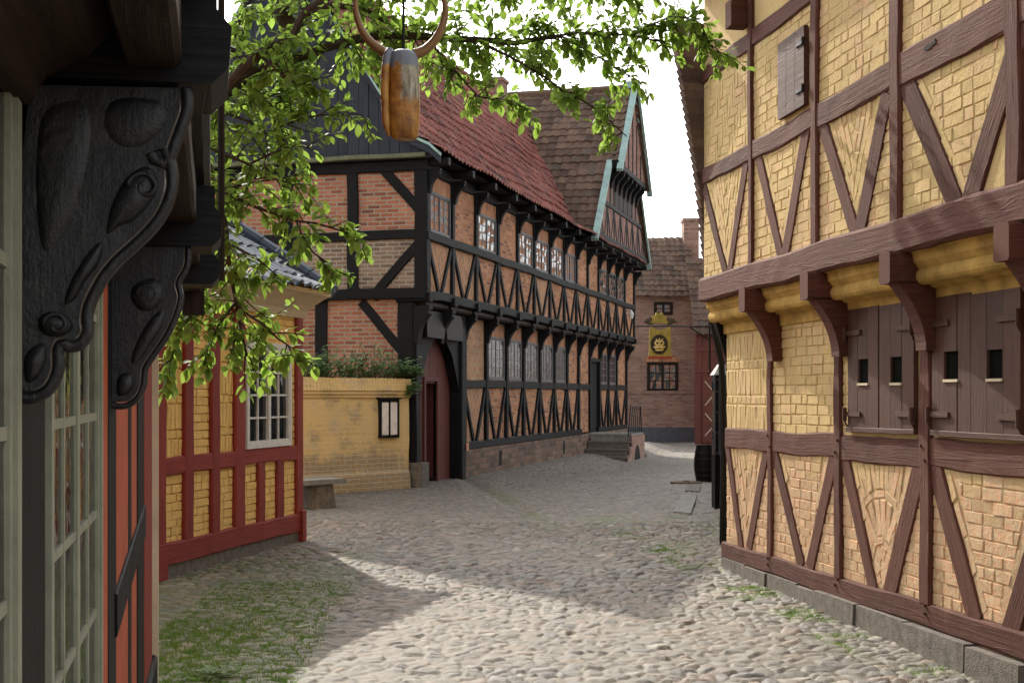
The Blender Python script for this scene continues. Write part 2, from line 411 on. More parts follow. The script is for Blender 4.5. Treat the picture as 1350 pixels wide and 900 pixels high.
wc = m_.mix(b_.outputs['Fac'], m_.mix(nn_, (.34, .2, .11), (.5, .38, .2)), (.5, .44, .32))
m_.link(worn, (mxx := m_.new('ShaderNodeMix', data_type='RGBA')).inputs[0]); m_.link(pc, mxx.inputs[6]); m_.link(wc, mxx.inputs[7])
inv_ = m_.math('MULTIPLY', m_.math('SUBTRACT', 1.0, b_.outputs['Fac']), m_.math('MULTIPLY_ADD', worn, .9, .12))
nb_ = m_.bump(inv_, .8, .014); nb_ = m_.bump(nn_, .4, .01, nb_)
M['garden_yellow'] = m_.done(mxx.outputs[2], .9, nb_, .15)

# ------------------------------------------------------------------ ground
MO = (-1.743, 23.4)
MAIN = Fr(*MO, .278, 1.0)
def sm(t): t = np.clip(t, 0, 1); return t*t*(3-2*t)
def gz(X, Y):
    X = np.asarray(X, float); Y = np.asarray(Y, float)
    d = (X-MO[0])*(-MAIN.ey[0]) + (Y-MO[1])*(-MAIN.ey[1])      # distance out from the long front
    base = -.25*sm((Y-22)/14)
    bank = -base*(1-sm((d-.15)/1.5))
    return base + np.where(Y < 46, bank, 0)

def vnoise(X, Y, s, seed=0):
    X = X/s; Y = Y/s; xi = np.floor(X).astype(int); yi = np.floor(Y).astype(int); fx = X-xi; fy = Y-yi
    def h(a, b):
        n = (a*374761393 + b*668265263 + seed*974634777) & 0x7fffffff
        n = ((n ^ (n >> 13))*1274126177) & 0x7fffffff
        return ((n ^ (n >> 16)) & 0xffff)/65535.0
    fx = fx*fx*(3-2*fx); fy = fy*fy*(3-2*fy)
    return (h(xi, yi)*(1-fx)+h(xi+1, yi)*fx)*(1-fy)+(h(xi, yi+1)*(1-fx)+h(xi+1, yi+1)*fx)*fy
def hsh(a, b, k):
    n = (a*73856093 ^ b*19349663 ^ (k*83492791)) & 0x7fffffff
    n = ((n ^ (n >> 13))*1274126177) & 0x7fffffff
    return ((n ^ (n >> 15)) & 0xffff)/65535.0

LOOK = {}
def cobbles(name, x0, x1, y0, y1, dx, dy, cell, mat, label):
    nx = int((x1-x0)/dx)+1; ny = int((y1-y0)/dy)+1
    X, Y = np.meshgrid(np.linspace(x0, x1, nx), np.linspace(y0, y1, ny)); X = X.ravel(); Y = Y.ravel()
    wx = X+.05*(vnoise(X, Y, .35, 3)-.5); wy = Y+.05*(vnoise(X, Y, .35, 4)-.5)
    ci = np.floor(wx/cell).astype(np.int64); cj = np.floor(wy/(cell*.85)).astype(np.int64)
    f1 = np.full(X.shape, 9.); f2 = np.full(X.shape, 9.); ida = np.zeros(X.shape, np.int64); idb = np.zeros(X.shape, np.int64)
    px1 = np.zeros(X.shape); py1 = np.zeros(X.shape)
    for a in (-2, -1, 0, 1, 2):
        for b in (-2, -1, 0, 1, 2):
            I, J = ci+a, cj+b
            skip = hsh(I, J, 9) < .26
            px = (I+.12+.76*hsh(I, J, 1))*cell; py = (J+.12+.76*hsh(I, J, 2))*cell*.85
            d = np.hypot((wx-px), (wy-py)*1.12); d = np.where(skip, 9., d)
            lt = d < f1; f2 = np.where(lt, f1, np.minimum(f2, d)); ida = np.where(lt, I, ida); idb = np.where(lt, J, idb)
            px1 = np.where(lt, px, px1); py1 = np.where(lt, py, py1); f1 = np.where(lt, d, f1)
    edge = (f2-f1)
    r1 = hsh(ida, idb, 5); r2 = hsh(ida, idb, 6); r3 = hsh(ida, idb, 7); r4 = hsh(ida, idb, 8)
    dome = np.sqrt(np.clip((edge-.006)/.032, 0, 1))
    tilt = ((X-px1)*(r2-.5)+(Y-py1)*(r3-.5))*.42
    rough = (vnoise(X, Y, .05, 11)-.5)*.006
    stone = dome*(.015+.011*r1)+tilt*.65*dome+rough+.004*(vnoise(X, Y, .022, 12)-.5)
    big = vnoise(X, Y, 1.7, 21)*.6+vnoise(X, Y, .6, 22)*.4
    # the side strips keep their round heads, the worn middle is filled with grit
    dR = X-(3.79-.145*Y)           # <0 in the street, distance from the right plinth
    left_side = sm((-1.05-.03*(Y-8)-X)/.5)*sm((15.5-Y)/2)
    dM = (X-MO[0])*(-MAIN.ey[0])+(Y-MO[1])*(-MAIN.ey[1])
    mside = sm((1.9-dM)/.6)*(Y > 20)
    rside = sm((dR+1.0)/.5)*(Y < 22)
    side = np.clip(left_side+mside+rside*.6, 0, 1)
    mid = sm((X+2.2-.1*(Y-8))/1.2)
    sandy = sm((big-.40)/.3)*(1-side*.9)*mid
    sand = .001+.0085*sandy+.003*vnoise(X, Y, .03, 15)
    z = np.maximum(stone, sand)
    mask = sm((stone-sand)/.012)
    moss = np.clip(left_side*sm((vnoise(X, Y, .5, 31)*.6+vnoise(X, Y, .15, 32)*.4+.06-.09*(Y-8.5))/.22)
                   + sm((dR+.42+.25*vnoise(X, Y, .5, 34))/.2)*sm((vnoise(X, Y, .3, 33)-.35)/.3)*.8*(Y < 18)
                   + sm(1-abs(dR+.85+.0*Y)/.28)*sm((Y-14)/2)*sm((vnoise(X, Y, .8, 35)-.35)/.3)*.7*(Y < 24), 0, 1)
    gut = -.035*sm(1-abs(dR+.95)/.30)*sm((Y-12)/1.5)*(Y < 30)
    Z = gz(X, Y)+z+gut+.02*(vnoise(X, Y, 1.3, 51)-.5)
    LOOK[name] = (x0, y0, (x1-x0)/(nx-1), (y1-y0)/(ny-1), mask.reshape(ny, nx), Z.reshape(ny, nx), moss.reshape(ny, nx))
    idx = np.arange(nx*ny).reshape(ny, nx)
    fc = np.stack([idx[:-1, :-1], idx[:-1, 1:], idx[1:, 1:], idx[1:, :-1]], -1).reshape(-1, 4)
    me = bpy.data.meshes.new(name)
    me.vertices.add(nx*ny); me.vertices.foreach_set('co', np.stack([X, Y, Z], -1).ravel().astype(np.float32))
    me.loops.add(len(fc)*4); me.loops.foreach_set('vertex_index', fc.ravel().astype(np.int32))
    me.polygons.add(len(fc)); me.polygons.foreach_set('loop_start', np.arange(0, len(fc)*4, 4, dtype=np.int32))
    me.polygons.foreach_set('loop_total', np.full(len(fc), 4, dtype=np.int32))
    me.update(calc_edges=True); me.polygons.foreach_set('use_smooth', np.ones(len(fc), dtype=bool))
    for nm, arr in (('stone', mask), ('rnd', r4), ('moss', moss), ('rnd2', r1), ('sandy', sandy)):
        at = me.attributes.new(nm, 'FLOAT', 'POINT'); at.data.foreach_set('value', arr.astype(np.float32))
    me.materials.append(mat)
    o = bpy.data.objects.new(name, me); col.objects.link(o)
    return tag(o, label, 'cobblestones', kind='structure')

m_ = NT('cobblestone'); o_ = m_.obj()
rn = m_.attr('rnd').outputs['Fac']; st_ = m_.attr('stone').outputs['Fac']; ms_ = m_.attr('moss').outputs['Fac']
c_ = m_.ramp(rn, [(0, (.075, .069, .063)), (.2, (.145, .130, .108)), (.45, (.205, .180, .145)), (.62, (.235, .165, .12)), (.75, (.18, .162, .132)), (.88, (.115, .112, .11)), (1, (.33, .295, .24))])
f_ = m_.noise(o_, 60, 5, .7); g_ = m_.noise(o_, 8, 5)
c_ = m_.mix(m_.ramp(f_, [(.4, (0, 0, 0)), (.72, (.6, .6, .6))]), c_, (.09, .08, .068))
c_ = m_.mix(m_.math('MULTIPLY', g_, .25), c_, (.22, .195, .155))
sandc = m_.mix(m_.attr('sandy').outputs['Fac'], m_.mix(f_, (.12, .10, .075), (.065, .055, .042)), m_.mix(f_, (.20, .165, .12), (.10, .085, .062)))
c_ = m_.mix(st_, sandc, c_)
mossc = m_.mix(f_, (.045, .085, .012), (.12, .165, .028))
c_ = m_.mix(m_.math('MULTIPLY', ms_, m_.math('MULTIPLY_ADD', st_, -.74, 1.0)), c_, mossc)
M['cobble'] = m_.done(c_, .72, m_.bump(m_.noise(o_, 22, 4), .5, .012, m_.bump(f_, .6, .006)), .35)
cobbles('street_cobbles', -4.2, 4.6, 5.2, 17.0, .014, .019, .108, M['cobble'], 'rounded cobblestones of the street nearest the camera')
cobbles('far_street_cobbles', -4.5, 10.0, 17.0, 55.0, .034, .046, .108, M['cobble'], 'cobbled street running on past the black timbered house')
# ground sheet to the horizon
mb = MB()
xs = sorted(set([-300, -120, -60, -30, -15]+[i*1.0 for i in range(-8, 16)]+[20, 30, 60, 120, 300]))
ys = sorted(set([-300, -100, -40, -15]+[i*1.0 for i in range(-6, 60)]+[70, 100, 160, 300, 600]))
for i in range(len(xs)-1):
    for j in range(len(ys)-1):
        q = [(xs[i], ys[j]), (xs[i+1], ys[j]), (xs[i+1], ys[j+1]), (xs[i], ys[j+1])]
        mb.face([(a, b, float(gz(a, b))-.045) for a, b in q])
mb.build('ground', flat_mat('grit', (.22, .19, .15), .9, .25, 3, .6), kind='structure', label='sandy ground under and around the cobbled street', cat='ground')

# ------------------------------------------------------------------ roof tiles
def tile_sheet(mb, P0, ax, prof, L, tw=.21, th=.30, amp=.036, step=.034, res=6, xlim=None):
    """pantiles on a slope: P0 start of the eave, ax unit vector along it, prof = list of 3D offsets from eave to ridge"""
    P0 = Vector(P0); ax = Vector(ax); prof = [Vector(p) for p in prof]
    seg = [(prof[i+1]-prof[i]).length for i in range(len(prof)-1)]; S = sum(seg)
    nc = max(1, round(S/th)); th = S/nc; bs = []
    for c in range(nc):
        for fr in (0, .04, .5, .999): bs.append((c, fr))
    na = int(L/tw*res); rows = []
    def pos(b):
        i = 0
        while i < len(seg)-1 and b > seg[i]: b -= seg[i]; i += 1
        d = (prof[i+1]-prof[i]).normalized()
        return prof[i]+d*b, ax.cross(d).normalized()
    b0 = len(mb.v)
    for (c, fr) in bs:
        p, n = pos((c+fr)*th)
        if n.z < 0: n = -n
        h0 = step*(1-fr) if fr > 0 else 0
        sag = 0
        for i in range(na+1):
            a = L*i/na; ph = (i % res)/res
            prf = math.sin(ph*2*math.pi)*.5+.5
            j = noise.noise((a*.5, c*.3, 3.7))*.06 + noise.noise((round(a/tw-.5)*1.7, c*1.9, 9.1))*.022
            mb.v.append(tuple(P0+ax*a+p+n*(amp*prf+h0+j)))
    for k in range(len(bs)-1):
        for i in range(na):
            mb.f.append((b0+k*(na+1)+i, b0+k*(na+1)+i+1, b0+(k+1)*(na+1)+i+1, b0+(k+1)*(na+1)+i))
            mb.uv += [(0, 0)]*4
            rr = random.Random((i//res)*7919+bs[k][0]*104729+int(L*100)); mb.t.append(rr.random())

# ================================================================== MAIN HOUSE (black timber, brick)
fm = MAIN
YS = [26.2, 27.7, 29.2, 30.6, 32.05, 33.5, 34.85, 36.2, 37.6, 38.9, 40.15, 41.4, 43.0]
K = 1.038
SX = [(y-23.4)*K for y in YS]                       # posts along the front (both storeys)
SXU = [-.02, 1.42]+SX                             # upper storey starts at the corner
LEN = SX[-1]
OUT = -.26                                          # overhang of the upper storey
HOUSE_D = 5.0
house = empty('timbered_house', (*MO, 0), fm.ang, label='long two-storey house of red brick between black timbers under a red tile roof', cat='house')
Y3 = (0, 1, 0)
def part_timber(name, p0, p1, w, d=.14, mat='black_oak', parent=None, wv=None, dv=Y3, jit=.012, step=.25, **k):
    mb = MB(); a = Vector(p1)-Vector(p0)
    if wv is None: wv = a.cross(Vector(dv))
    mb.timber(p0, p1, wv, dv, w, d, jit, step); return mb.build(name, M[mat], parent, **k)

# solid core so that the house casts its own shadow
mb = MB(); mb.box(SX[0], LEN-.01, .05, HOUSE_D, .02, 3.4); mb.box(.03, SX[0], 1.9, HOUSE_D, -.1, 3.4); mb.box(.02, SX[0], .16, 1.9, 2.9, 3.4)
mb.box(-.07, LEN+.1, OUT+.04, HOUSE_D, 3.42, 5.75); mb.build('core_wall', M['dark'], house)

def window(name, parent, x0, x1, z0, z1, y, frame='grey_paint', glass='glass', cols=2, rows=4, fw=.045, bar=.018, leaves=2, depth=.05, flush=False):
    """frame mesh as part, its panes as one sub-part mesh"""
    mb = MB()
    mb.box(x0, x0+fw, y, y+depth, z0, z1); mb.box(x1-fw, x1, y, y+depth, z0, z1)
    mb.box(x0+fw, x1-fw, y, y+depth, z1-fw, z1); mb.box(x0+fw, x1-fw, y, y+depth, z0, z0+fw)
    lw = (x1-x0-2*fw)/leaves
    for l in range(leaves):
        a = x0+fw+l*lw; b = a+lw; q = fw*.7; yy = y+.008
        mb.box(a, a+q, yy, y+depth-.004, z0+fw, z1-fw); mb.box(b-q, b, yy, y+depth-.004, z0+fw, z1-fw)
        mb.box(a+q, b-q, yy+.001, y+depth-.005, z0+fw, z0+fw+q); mb.box(a+q, b-q, yy+.001, y+depth-.005, z1-fw-q, z1-fw)
        for c in range(1, cols):
            xc = a+q+(b-a-2*q)*c/cols; mb.box(xc-bar/2, xc+bar/2, yy+(.003 if flush else .012), y+depth-.01, z0+fw+q, z1-fw-q)
        for r in range(1, rows):
            zc = z0+fw+q+(z1-z0-2*fw-2*q)*r/rows; mb.box(a+q, b-q, yy+(.004 if flush else .014), y+depth-.012, zc-bar/2, zc+bar/2)
    w_ = mb.build(name, M[frame], parent)
    g = MB()
    for l in range(leaves):
        a = x0+fw+l*lw; b = a+lw
        for c in range(cols):
            for r in range(rows):
                xa = a+(b-a)*c/cols; xb = a+(b-a)*(c+1)/cols; za = z0+fw+(z1-z0-2*fw)*r/rows; zb = z0+fw+(z1-z0-2*fw)*(r+1)/rows
                t1, t2 = [(random.random()-.5)*.010 for _ in range(2)]
                yy = y+depth-.02
                if flush: yy = y+.0175; t1 *= .15; t2 *= .15
                g.face([(xa, yy+t1, za), (xb, yy-t1+t2, za), (xb, yy-t1-t2, zb), (xa, yy+t1-t2, zb)])
    g.build('pane', M[glass], w_)
    return w_

def bracket(parent, x, ytop, ywall, z0, z1, w=.16, mat='black_oak', bulge=.5, name='bracket'):
    """curved knee between wall (ywall) and overhang (ytop, more negative), from z0 up to z1"""
    pts = [(ywall+.02, z0), (ywall+.02, z1), (ytop, z1)]
    d = ywall-ytop; h = z1-z0
    curve = [(ytop, z1-h*.10), (ytop+d*.06, z1-h*.14), (ytop+d*.04, z1-h*.22), (ytop+d*.26, z1-h*.32), (ytop+d*.46, z1-h*.44), (ytop+d*.60, z1-h*.56), (ytop+d*.70, z1-h*.70), (ytop+d*.76, z1-h*.86), (ywall-.045, z0)]
    mb = MB(); mb.extrude(pts+curve, x-w/2, x+w/2, 'x')
    return mb.build(name, M[mat], parent, bevel=.006)

# ---- lower storey of the long front
def uvquad(mb, x0, x1, z0, z1, y):
    if isinstance(mb, tuple): q = MB(); q.face([(x0, y, z0), (x1, y, z0), (x1, y, z1), (x0, y, z1)]); q.build(mb[0], M[mb[1]], house)
    else: mb.face([(x0, y, z0), (x1, y, z0), (x1, y, z1), (x0, y, z1)])
# stone and brick plinth
mb = MB(); mb.box(SX[0]-.12, SX[7]+.2, -.03, .1, -.35, .55); mb.box(SX[7]+.2, LEN, -.03, .1, -.35, .55)
mb.build('plinth', M['plinth_stone'], house)
for xv in (fm.f(658, 600)[0], fm.f(742, 590)[0]):
    mb = MB(); mb.box(xv-.1, xv+.1, -.036, .02, .12, .45); mb.build('cellar_vent', M['dark'], house)
part_timber('sill_beam', (SX[0]-.1, -.03, .63), (SX[7]+.35, -.03, .63), .16, .16, parent=house)
part_timber('sill_beam', (SX[9]-.2, -.03, .63), (LEN+.04, -.03, .63), .14, .16, parent=house)
DOOR = (SX[8]+.06, SX[9]-.06)
bays_lo = ['Z', 'W', 'W', 'W', 'W', 'W', 'B', 'b', 'D', 'w', 'w', 'B']
fa, fs, fz, fv = ('brick_infill', 'orange_brick'), ('brick_infill', 'orange_soldier'), ('zigzag_brick_infill', 'orange_zigzag'), ('brick_infill', 'orange_vee')
for i, kind in enumerate(bays_lo):
    a, b = SX[i], SX[i+1]
    if kind == 'D': continue
    uvquad(fv if i in (0,) else fa, a, b, .6, 1.9, .02)
    if kind == 'Z': uvquad(fz, a, b, 1.9, 3.3, .02)
    elif kind in 'Bb': uvquad(fa, a, b, 1.9, 3.3, .02)
    else:
        uvquad(fs, a, b, 1.9, 3.3, .02)
        window('window', house, a+.14, b-.13, 1.96, 2.88, -.005, 'lead_frame', 'deep_glass', 2, 4, .04, .016, flush=True)
for i, x in enumerate(SX):
    wd = .2 if i in (0,) else .17
    part_timber('post', (x, -.045, .68), (x, -.045, 3.36), wd, .14, parent=house)
    bracket(house, x, OUT-.02, -.02, 2.72, 3.22, .13)
for i in range(len(SX)-1):
    if i == 8: continue
    part_timber('rail', (SX[i]+.02, -.032, 1.87), (SX[i+1]-.02, -.032, 1.87), .16, .1, parent=house)
    if i == 7: continue
    xm = (SX[i]+SX[i+1])/2
    part_timber('brace', (SX[i]+.05, -.024, 1.82), (xm-.10, -.024, .68), .105, .09, parent=house)
    part_timber('brace', (SX[i+1]-.05, -.026, 1.82), (xm+.10, -.026, .68), .105, .09, parent=house)
part_timber('wall_plate', (0.0, -.05, 3.27), (LEN+.02, -.05, 3.27), .16, .2, parent=house)
# joist ends under the jetty
jx = []
for i in range(len(SXU)): jx.append(SXU[i])
for x in jx:
    mb = MB(); mb.timber((x, OUT-.08, 3.285), (x, .3, 3.285), (1, 0, 0), (0, 0, 1), .17, .16, .008, .2); mb.build('joist', M['black_oak'], house)
for i in range(len(jx)-1):
    mb = MB(); mb.tube([(jx[i]+.08, OUT+.12, 3.27), (jx[i+1]-.08, OUT+.12, 3.27)], .075, 10); mb.build('jetty_moulding', M['brown_soffit'], house)
# door
mb = MB(); mb.box(DOOR[0], DOOR[1], .3, .34, .55, 2.55); mb.build('door', M['dark'], house)
mb = MB(); mb.box(DOOR[0]-.06, DOOR[0]+.02, -.03, .2, .6, 2.6); mb.box(DOOR[1]-.02, DOOR[1]+.06, -.03, .2, .6, 2.6); mb.box(DOOR[0]-.06, DOOR[1]+.06, -.028, .2, 2.6, 2.7)
mb.build('door_frame', M['black_oak'], house)
mb = MB(); uvquad(mb, DOOR[0]-.05, DOOR[1]+.05, 2.69, 3.3, .02); mb.build('brick_infill', M['orange_brick'], house)
mb = MB(); mb.box(DOOR[0]-.25, DOOR[1]+.1, -.10, .3, .45, .56); mb.build('doorstep', M['slab'], house)

# ---- gateway at the near corner
gx1 = SX[0]
part_timber('corner_post', (.10, -.06, .25), (.10, -.06, 3.3), .26, .28, parent=house, jit=.02)
part_timber('gate_post', (gx1-.25, -.10, -.1), (gx1-.25, -.10, 3.3), .30, .3, parent=house, jit=.02)
mb = MB(); mb.box(-.10, .26, -.20, .2, -.1, .45); mb.build('guard_stone', M['granite'], house, bevel=.05)
# heavy arched braces and carved blocks above the gate
for sx, xx in ((1, .22), (-1, gx1-.40)):
    pts = [(xx, 1.7), (xx, 2.75), (xx+sx*.95, 2.75), (xx+sx*.75, 2.62), (xx+sx*.45, 2.42), (xx+sx*.22, 2.1)]
    mb = MB(); mb.extrude(pts, -.04, .14, 'y'); mb.build('arched_brace', M['black_oak'], house, bevel=.01)
for (a, b) in ((.30, 1.26), (1.42, 2.38)):
    pts = [(a, 2.68), (b, 2.68), (b+.03, 2.85), (b-.02, 3.05), (b-.12, 3.16), (a+.12, 3.16), (a+.02, 3.05), (a-.03, 2.85)]
    mb = MB(); mb.extrude(pts, -.16, .12, 'y'); mb.build('carved_block', M['tarred_oak'], house, bevel=.03)
bracket(house, 1.34, OUT-.06, -.05, 2.6, 3.22, .18)
bracket(house, .02, OUT-.06, -.05, 2.55, 3.22, .2)
# red gate boards with a dark wicket opening
gl_, gr_ = .28, gx1-.42
ou0, ou1 = fm.f(557, 600, .16)[0], fm.f(574, 600, .16)[0]
gate = MB()
N = 9
for i in range(N):
    a = gl_+(gr_-gl_)*i/N; b = gl_+(gr_-gl_)*(i+1)/N-.008
    def top(x): t = (x-gl_)/(gr_-gl_)*2-1; return 1.75+.95*math.sqrt(max(0, 1-t*t*.95))
    m0 = (a+b)/2; z0 = -.02 if not (ou0 < m0 < ou1) else 1.86
    gate.extrude([(a, z0), (b, z0), (b, top(b)), (a, top(a))], .14+random.random()*.006, .18, 'y')
gate_o = gate.build('gate', M['gate_red'], house)
mb = MB(); mb.box(ou0-.05, ou0+.04, .10, .14, 0, 1.9); mb.box(ou1-.04, ou1+.05, .10, .14, 0, 1.9); mb.box(ou0-.05, ou1+.05, .10, .139, 1.9, 1.98)
mb.build('wicket_frame', M['gate_red'], gate_o)
mb = MB(); c = math.cos(R(94)); s_ = math.sin(R(94)); wl = ou1-ou0
mb.hexa([(ou1, .2, .06), (ou1-c*wl, .2+s_*wl, .06), (ou1-c*wl+.04, .23+s_*wl, .06), (ou1+.04, .23, .06), (ou1, .2, 1.85), (ou1-c*wl, .2+s_*wl, 1.85), (ou1-c*wl+.04, .23+s_*wl, 1.85), (ou1+.04, .23, 1.85)])
mb.build('wicket_door', M['gate_red'], gate_o)
mb = MB(); mb.box(.02, .1, .18, 1.9, -.1, 2.95); mb.box(gx1-.1, gx1+.02, .1, 1.9, -.1, 2.95); mb.box(.1, gx1-.1, 1.86, 1.9, -.1, 2.95); mb.build('passage_wall', M['dark'], house)

# ---- upper storey of the long front
uo = OUT
part_timber('jetty_beam', (-.12, uo-.03, 3.42), (LEN+.12, uo-.03, 3.42), .17, .2, parent=house, jit=.02)
part_timber('upper_rail', (-.10, uo-.055, 4.46), (LEN+.06, uo-.055, 4.46), .16, .16, parent=house, jit=.015)
part_timber('eaves_beam', (-.10, uo-.03, 5.66), (LEN+.06, uo-.03, 5.66), .2, .16, parent=house)
bays_up = ['d', 'B', 'W', 'B', 'W', 'W', 'W', 'd', 'B', 'B', 'g', 'g', 'g', 'B']
fa, fs, fv = ('upper_brick_infill', 'orange_brick'), ('upper_brick_infill', 'orange_soldier'), ('upper_brick_infill', 'orange_vee')
for i, kind in enumerate(bays_up):
    a, b = SXU[i], SXU[i+1]
    uvquad(fv if i in (0, 1, 5) else fa, a, b, 3.45, 4.5, uo+.02)
    if kind == 'B': uvquad(fa, a, b, 4.5, 5.7, uo+.02)
    else:
        uvquad(fs, a, b, 4.5, 5.7, uo+.02)
        window('window', house, a+.14, b-.14, 4.54, 5.27, uo-.01, 'grey_paint', {'d': 'dull_glass', 'W': 'pale_glass', 'g': 'glass'}[kind], 2, 4, .035, .016)
for i, x in enumerate(SXU):
    part_timber('upper_post', (x, uo-.035, 3.48), (x, uo-.035, 5.62), .22 if i == 0 else .15, .14, parent=house)
    bracket(house, x, uo-.26, uo-.03, 5.20, 5.62, .11, name='eaves_bracket')
    mb = MB(); mb.timber((x, uo-.42, 5.67), (x, .2, 5.67), (1, 0, 0), (0, 0, 1), .13, .13, .006, .2); mb.build('rafter_foot', M['black_oak'], house)
for i in range(len(SXU)-1):
    xm = (SXU[i]+SXU[i+1])/2
    part_timber('upper_brace', (SXU[i]+.05, uo-.018, 4.40), (xm-.09, uo-.018, 3.5), .10, .09, parent=house)
    part_timber('upper_brace', (SXU[i+1]-.05, uo-.02, 4.40), (xm+.09, uo-.02, 3.5), .10, .09, parent=house)

# ---- near gable (faces the camera): plane x = XG
XG = -.12; GW = 4.95
mbr = MB(); mbg = MB(); mbl = MB()
def gquad(mb, y0, y1, z0, z1, x): mb.face([(x, y1, z0), (x, y0, z0), (x, y0, z1), (x, y1, z1)])
gquad(mbr, uo+.02, GW, 4.4, 5.75, XG+.04); gquad(mbg, uo+.02, GW, 3.4, 4.4, XG+.04); gquad(mbl, 0, GW, -.1, 3.35, .0)
mbr.build('gable_brick_infill', M['red_brick'], house); mbg.build('gable_brick_infill', M['grey_brick'], house); mbl.build('gable_brick_infill', M['red_brick'], house)
X3 = (1, 0, 0)
def gt(name, pa, pb, w, x=XG, d=.14, mat='black_oak', **k):
    a = (x, pa[0], pa[1]); b = (x, pb[0], pb[1])
    return part_timber(name, a, b, w, d, mat, house, None, X3, **k)
g = lambda u, v: fm.g(u, v, XG)
gt('gable_beam', (uo-.02, 3.43), (GW, 3.43), .19, XG-.035)
gt('gable_beam', (uo+.05, 4.47), (GW, 4.47), .17, XG-.012)
gt('gable_beam', (uo-.05, 5.68), (GW, 5.68), .19, XG-.03)
gt('gable_post', (uo+.08, 3.5), (uo+.08, 5.62), .24, XG-.02)
for ua in (464.5, 378, 300):
    y = g(ua, 300)[0]; gt('gable_post', (y, 3.5), (y, 5.62), .20, XG-.022)
gt('gable_brace', g(503, 220), g(556, 282), .17, XG-.006); gt('gable_brace', g(553, 318), g(490, 392), .17, XG-.006)
g0 = lambda u, v: fm.g(u, v, 0)
gt('gable_post', (g0(424, 500)[0], 0), (g0(424, 500)[0], 3.36), .24, -.03)
gt('gable_post', (.14, -.05), (.14, 3.36), .30, -.045)
gt('gable_brace', g0(476, 398), g0(533, 466), .17, -.02)
# dark boards of the gable triangle
RZ, RY = 9.86, 2.42                                 # ridge height and place
prof = [(-.62, 5.86), (-.40, 5.98), (-.06, 6.14), (.12, 6.32), (RY, RZ)]
def roofz(y):
    yy = y if y <= RY else 2*RY-y
    for (a, za), (b, zb) in zip(prof, prof[1:]):
        if yy <= b: return za+(zb-za)*(yy-a)/(b-a)
    return RZ
bd = MB(); y = -.42; k = 0
while y < 5.1:
    y2 = min(y+.17+.05*random.random(), 5.12)
    x_ = XG-.10-random.random()*.012
    a_, b_2 = y+.004, y2-.004
    pl = [(a_, 5.78), (b_2, 5.78), (b_2, roofz(b_2)-.05)]
    if a_ < RY < b_2: pl.append((RY, RZ-.05))
    pl.append((a_, roofz(a_)-.05)); pl = [(q[0], max(q[1], 5.785)) for q in pl]
    t_ = random.random(); n0 = len(bd.uv)
    bd.extrude(pl, x_, XG+.05, 'x', tint=t_)
    for i_ in range(n0, len(bd.uv)):                # grain runs up the board
        p_ = bd.uv[i_]; bd.uv[i_] = (p_[1]+k*3.1, p_[0])
    y = y2; k += 1
bd.build('gable_boards', M['navy_board'], house)
m_ledge = flat_mat('mossy_ledge', (.13, .14, .085), .85, .3, 9, .4)
mb = MB(); mb.timber((XG-.20, -.32, 5.83), (XG-.20, GW, 5.83), (0, 0, 1), (1, 0, 0), .075, .2, .008, .3); mb.build('drip_ledge', m_ledge, house)
for side in (0, 1):                                 # verge boards painted verdigris
    mb = MB(); pr = [(-.60, 5.80)]+prof[1:]
    for (a, za), (b, zb) in zip(pr, pr[1:]):
        if side: a, b = 2*RY-a, 2*RY-b
        mb.hexa([(XG-.19, a, za-.13), (XG-.155, a, za-.13), (XG-.155, b, zb-.13), (XG-.19, b, zb-.13), (XG-.19, a, za+.0), (XG-.155, a, za+.0), (XG-.155, b, zb+.0), (XG-.19, b, zb+.0)])
    mb.build('verge_board', M['navy_board'], house)
    mb = MB()
    for (a, za), (b, zb) in zip(pr, pr[1:]):
        if side: a, b = 2*RY-a, 2*RY-b
        mb.hexa([(XG-.22, a, za), (XG-.12, a, za), (XG-.12, b, zb), (XG-.22, b, zb), (XG-.22, a, za+.05), (XG-.12, a, za+.05), (XG-.12, b, zb+.05), (XG-.22, b, zb+.05)])
    mb.build('verge_flashing', M['turquoise'], house)
# main roof
x_r0 = XG-.17
mb = MB(); tile_sheet(mb, (x_r0, 0, .03), (1, 0, 0), [(0, a, z) for a, z in prof], LEN+.4-x_r0, .215, .29)
tile_sheet(mb, (x_r0, 0, .03), (1, 0, 0), [(0, 2*RY-a, z) for a, z in prof], LEN+.4-x_r0, .215, .29, res=3)
rf = mb.build('roof', M['roof_red'], house)
mb = MB(); mb.extrude([(-.60, 5.80), (-.06, 6.08), (RY, RZ-.05), (2*RY+.06, 6.08), (2*RY+.6, 5.80)], XG-.05, LEN+.35, 'x'); mb.build('roof_core', M['dark'], rf)
mb = MB(); x = x_r0
while x < LEN+.3:
    mb.tube([(x, RY, RZ+.0), (x+.36, RY, RZ+.02)], [.12, .14], 10); x += .33
mb.build('ridge_tiles', M['roof_red'], rf)
cx, cz_ = fm.f(652, 118, RY)
mb = MB(); mb.box(cx-.1, cx+.45, RY-.25, RY+.25, RZ-.4, RZ+.52); mb.box(cx-.14, cx+.49, RY-.29, RY+.29, RZ+.52, RZ+.62); mb.build('chimney', M['far_brick'], rf)

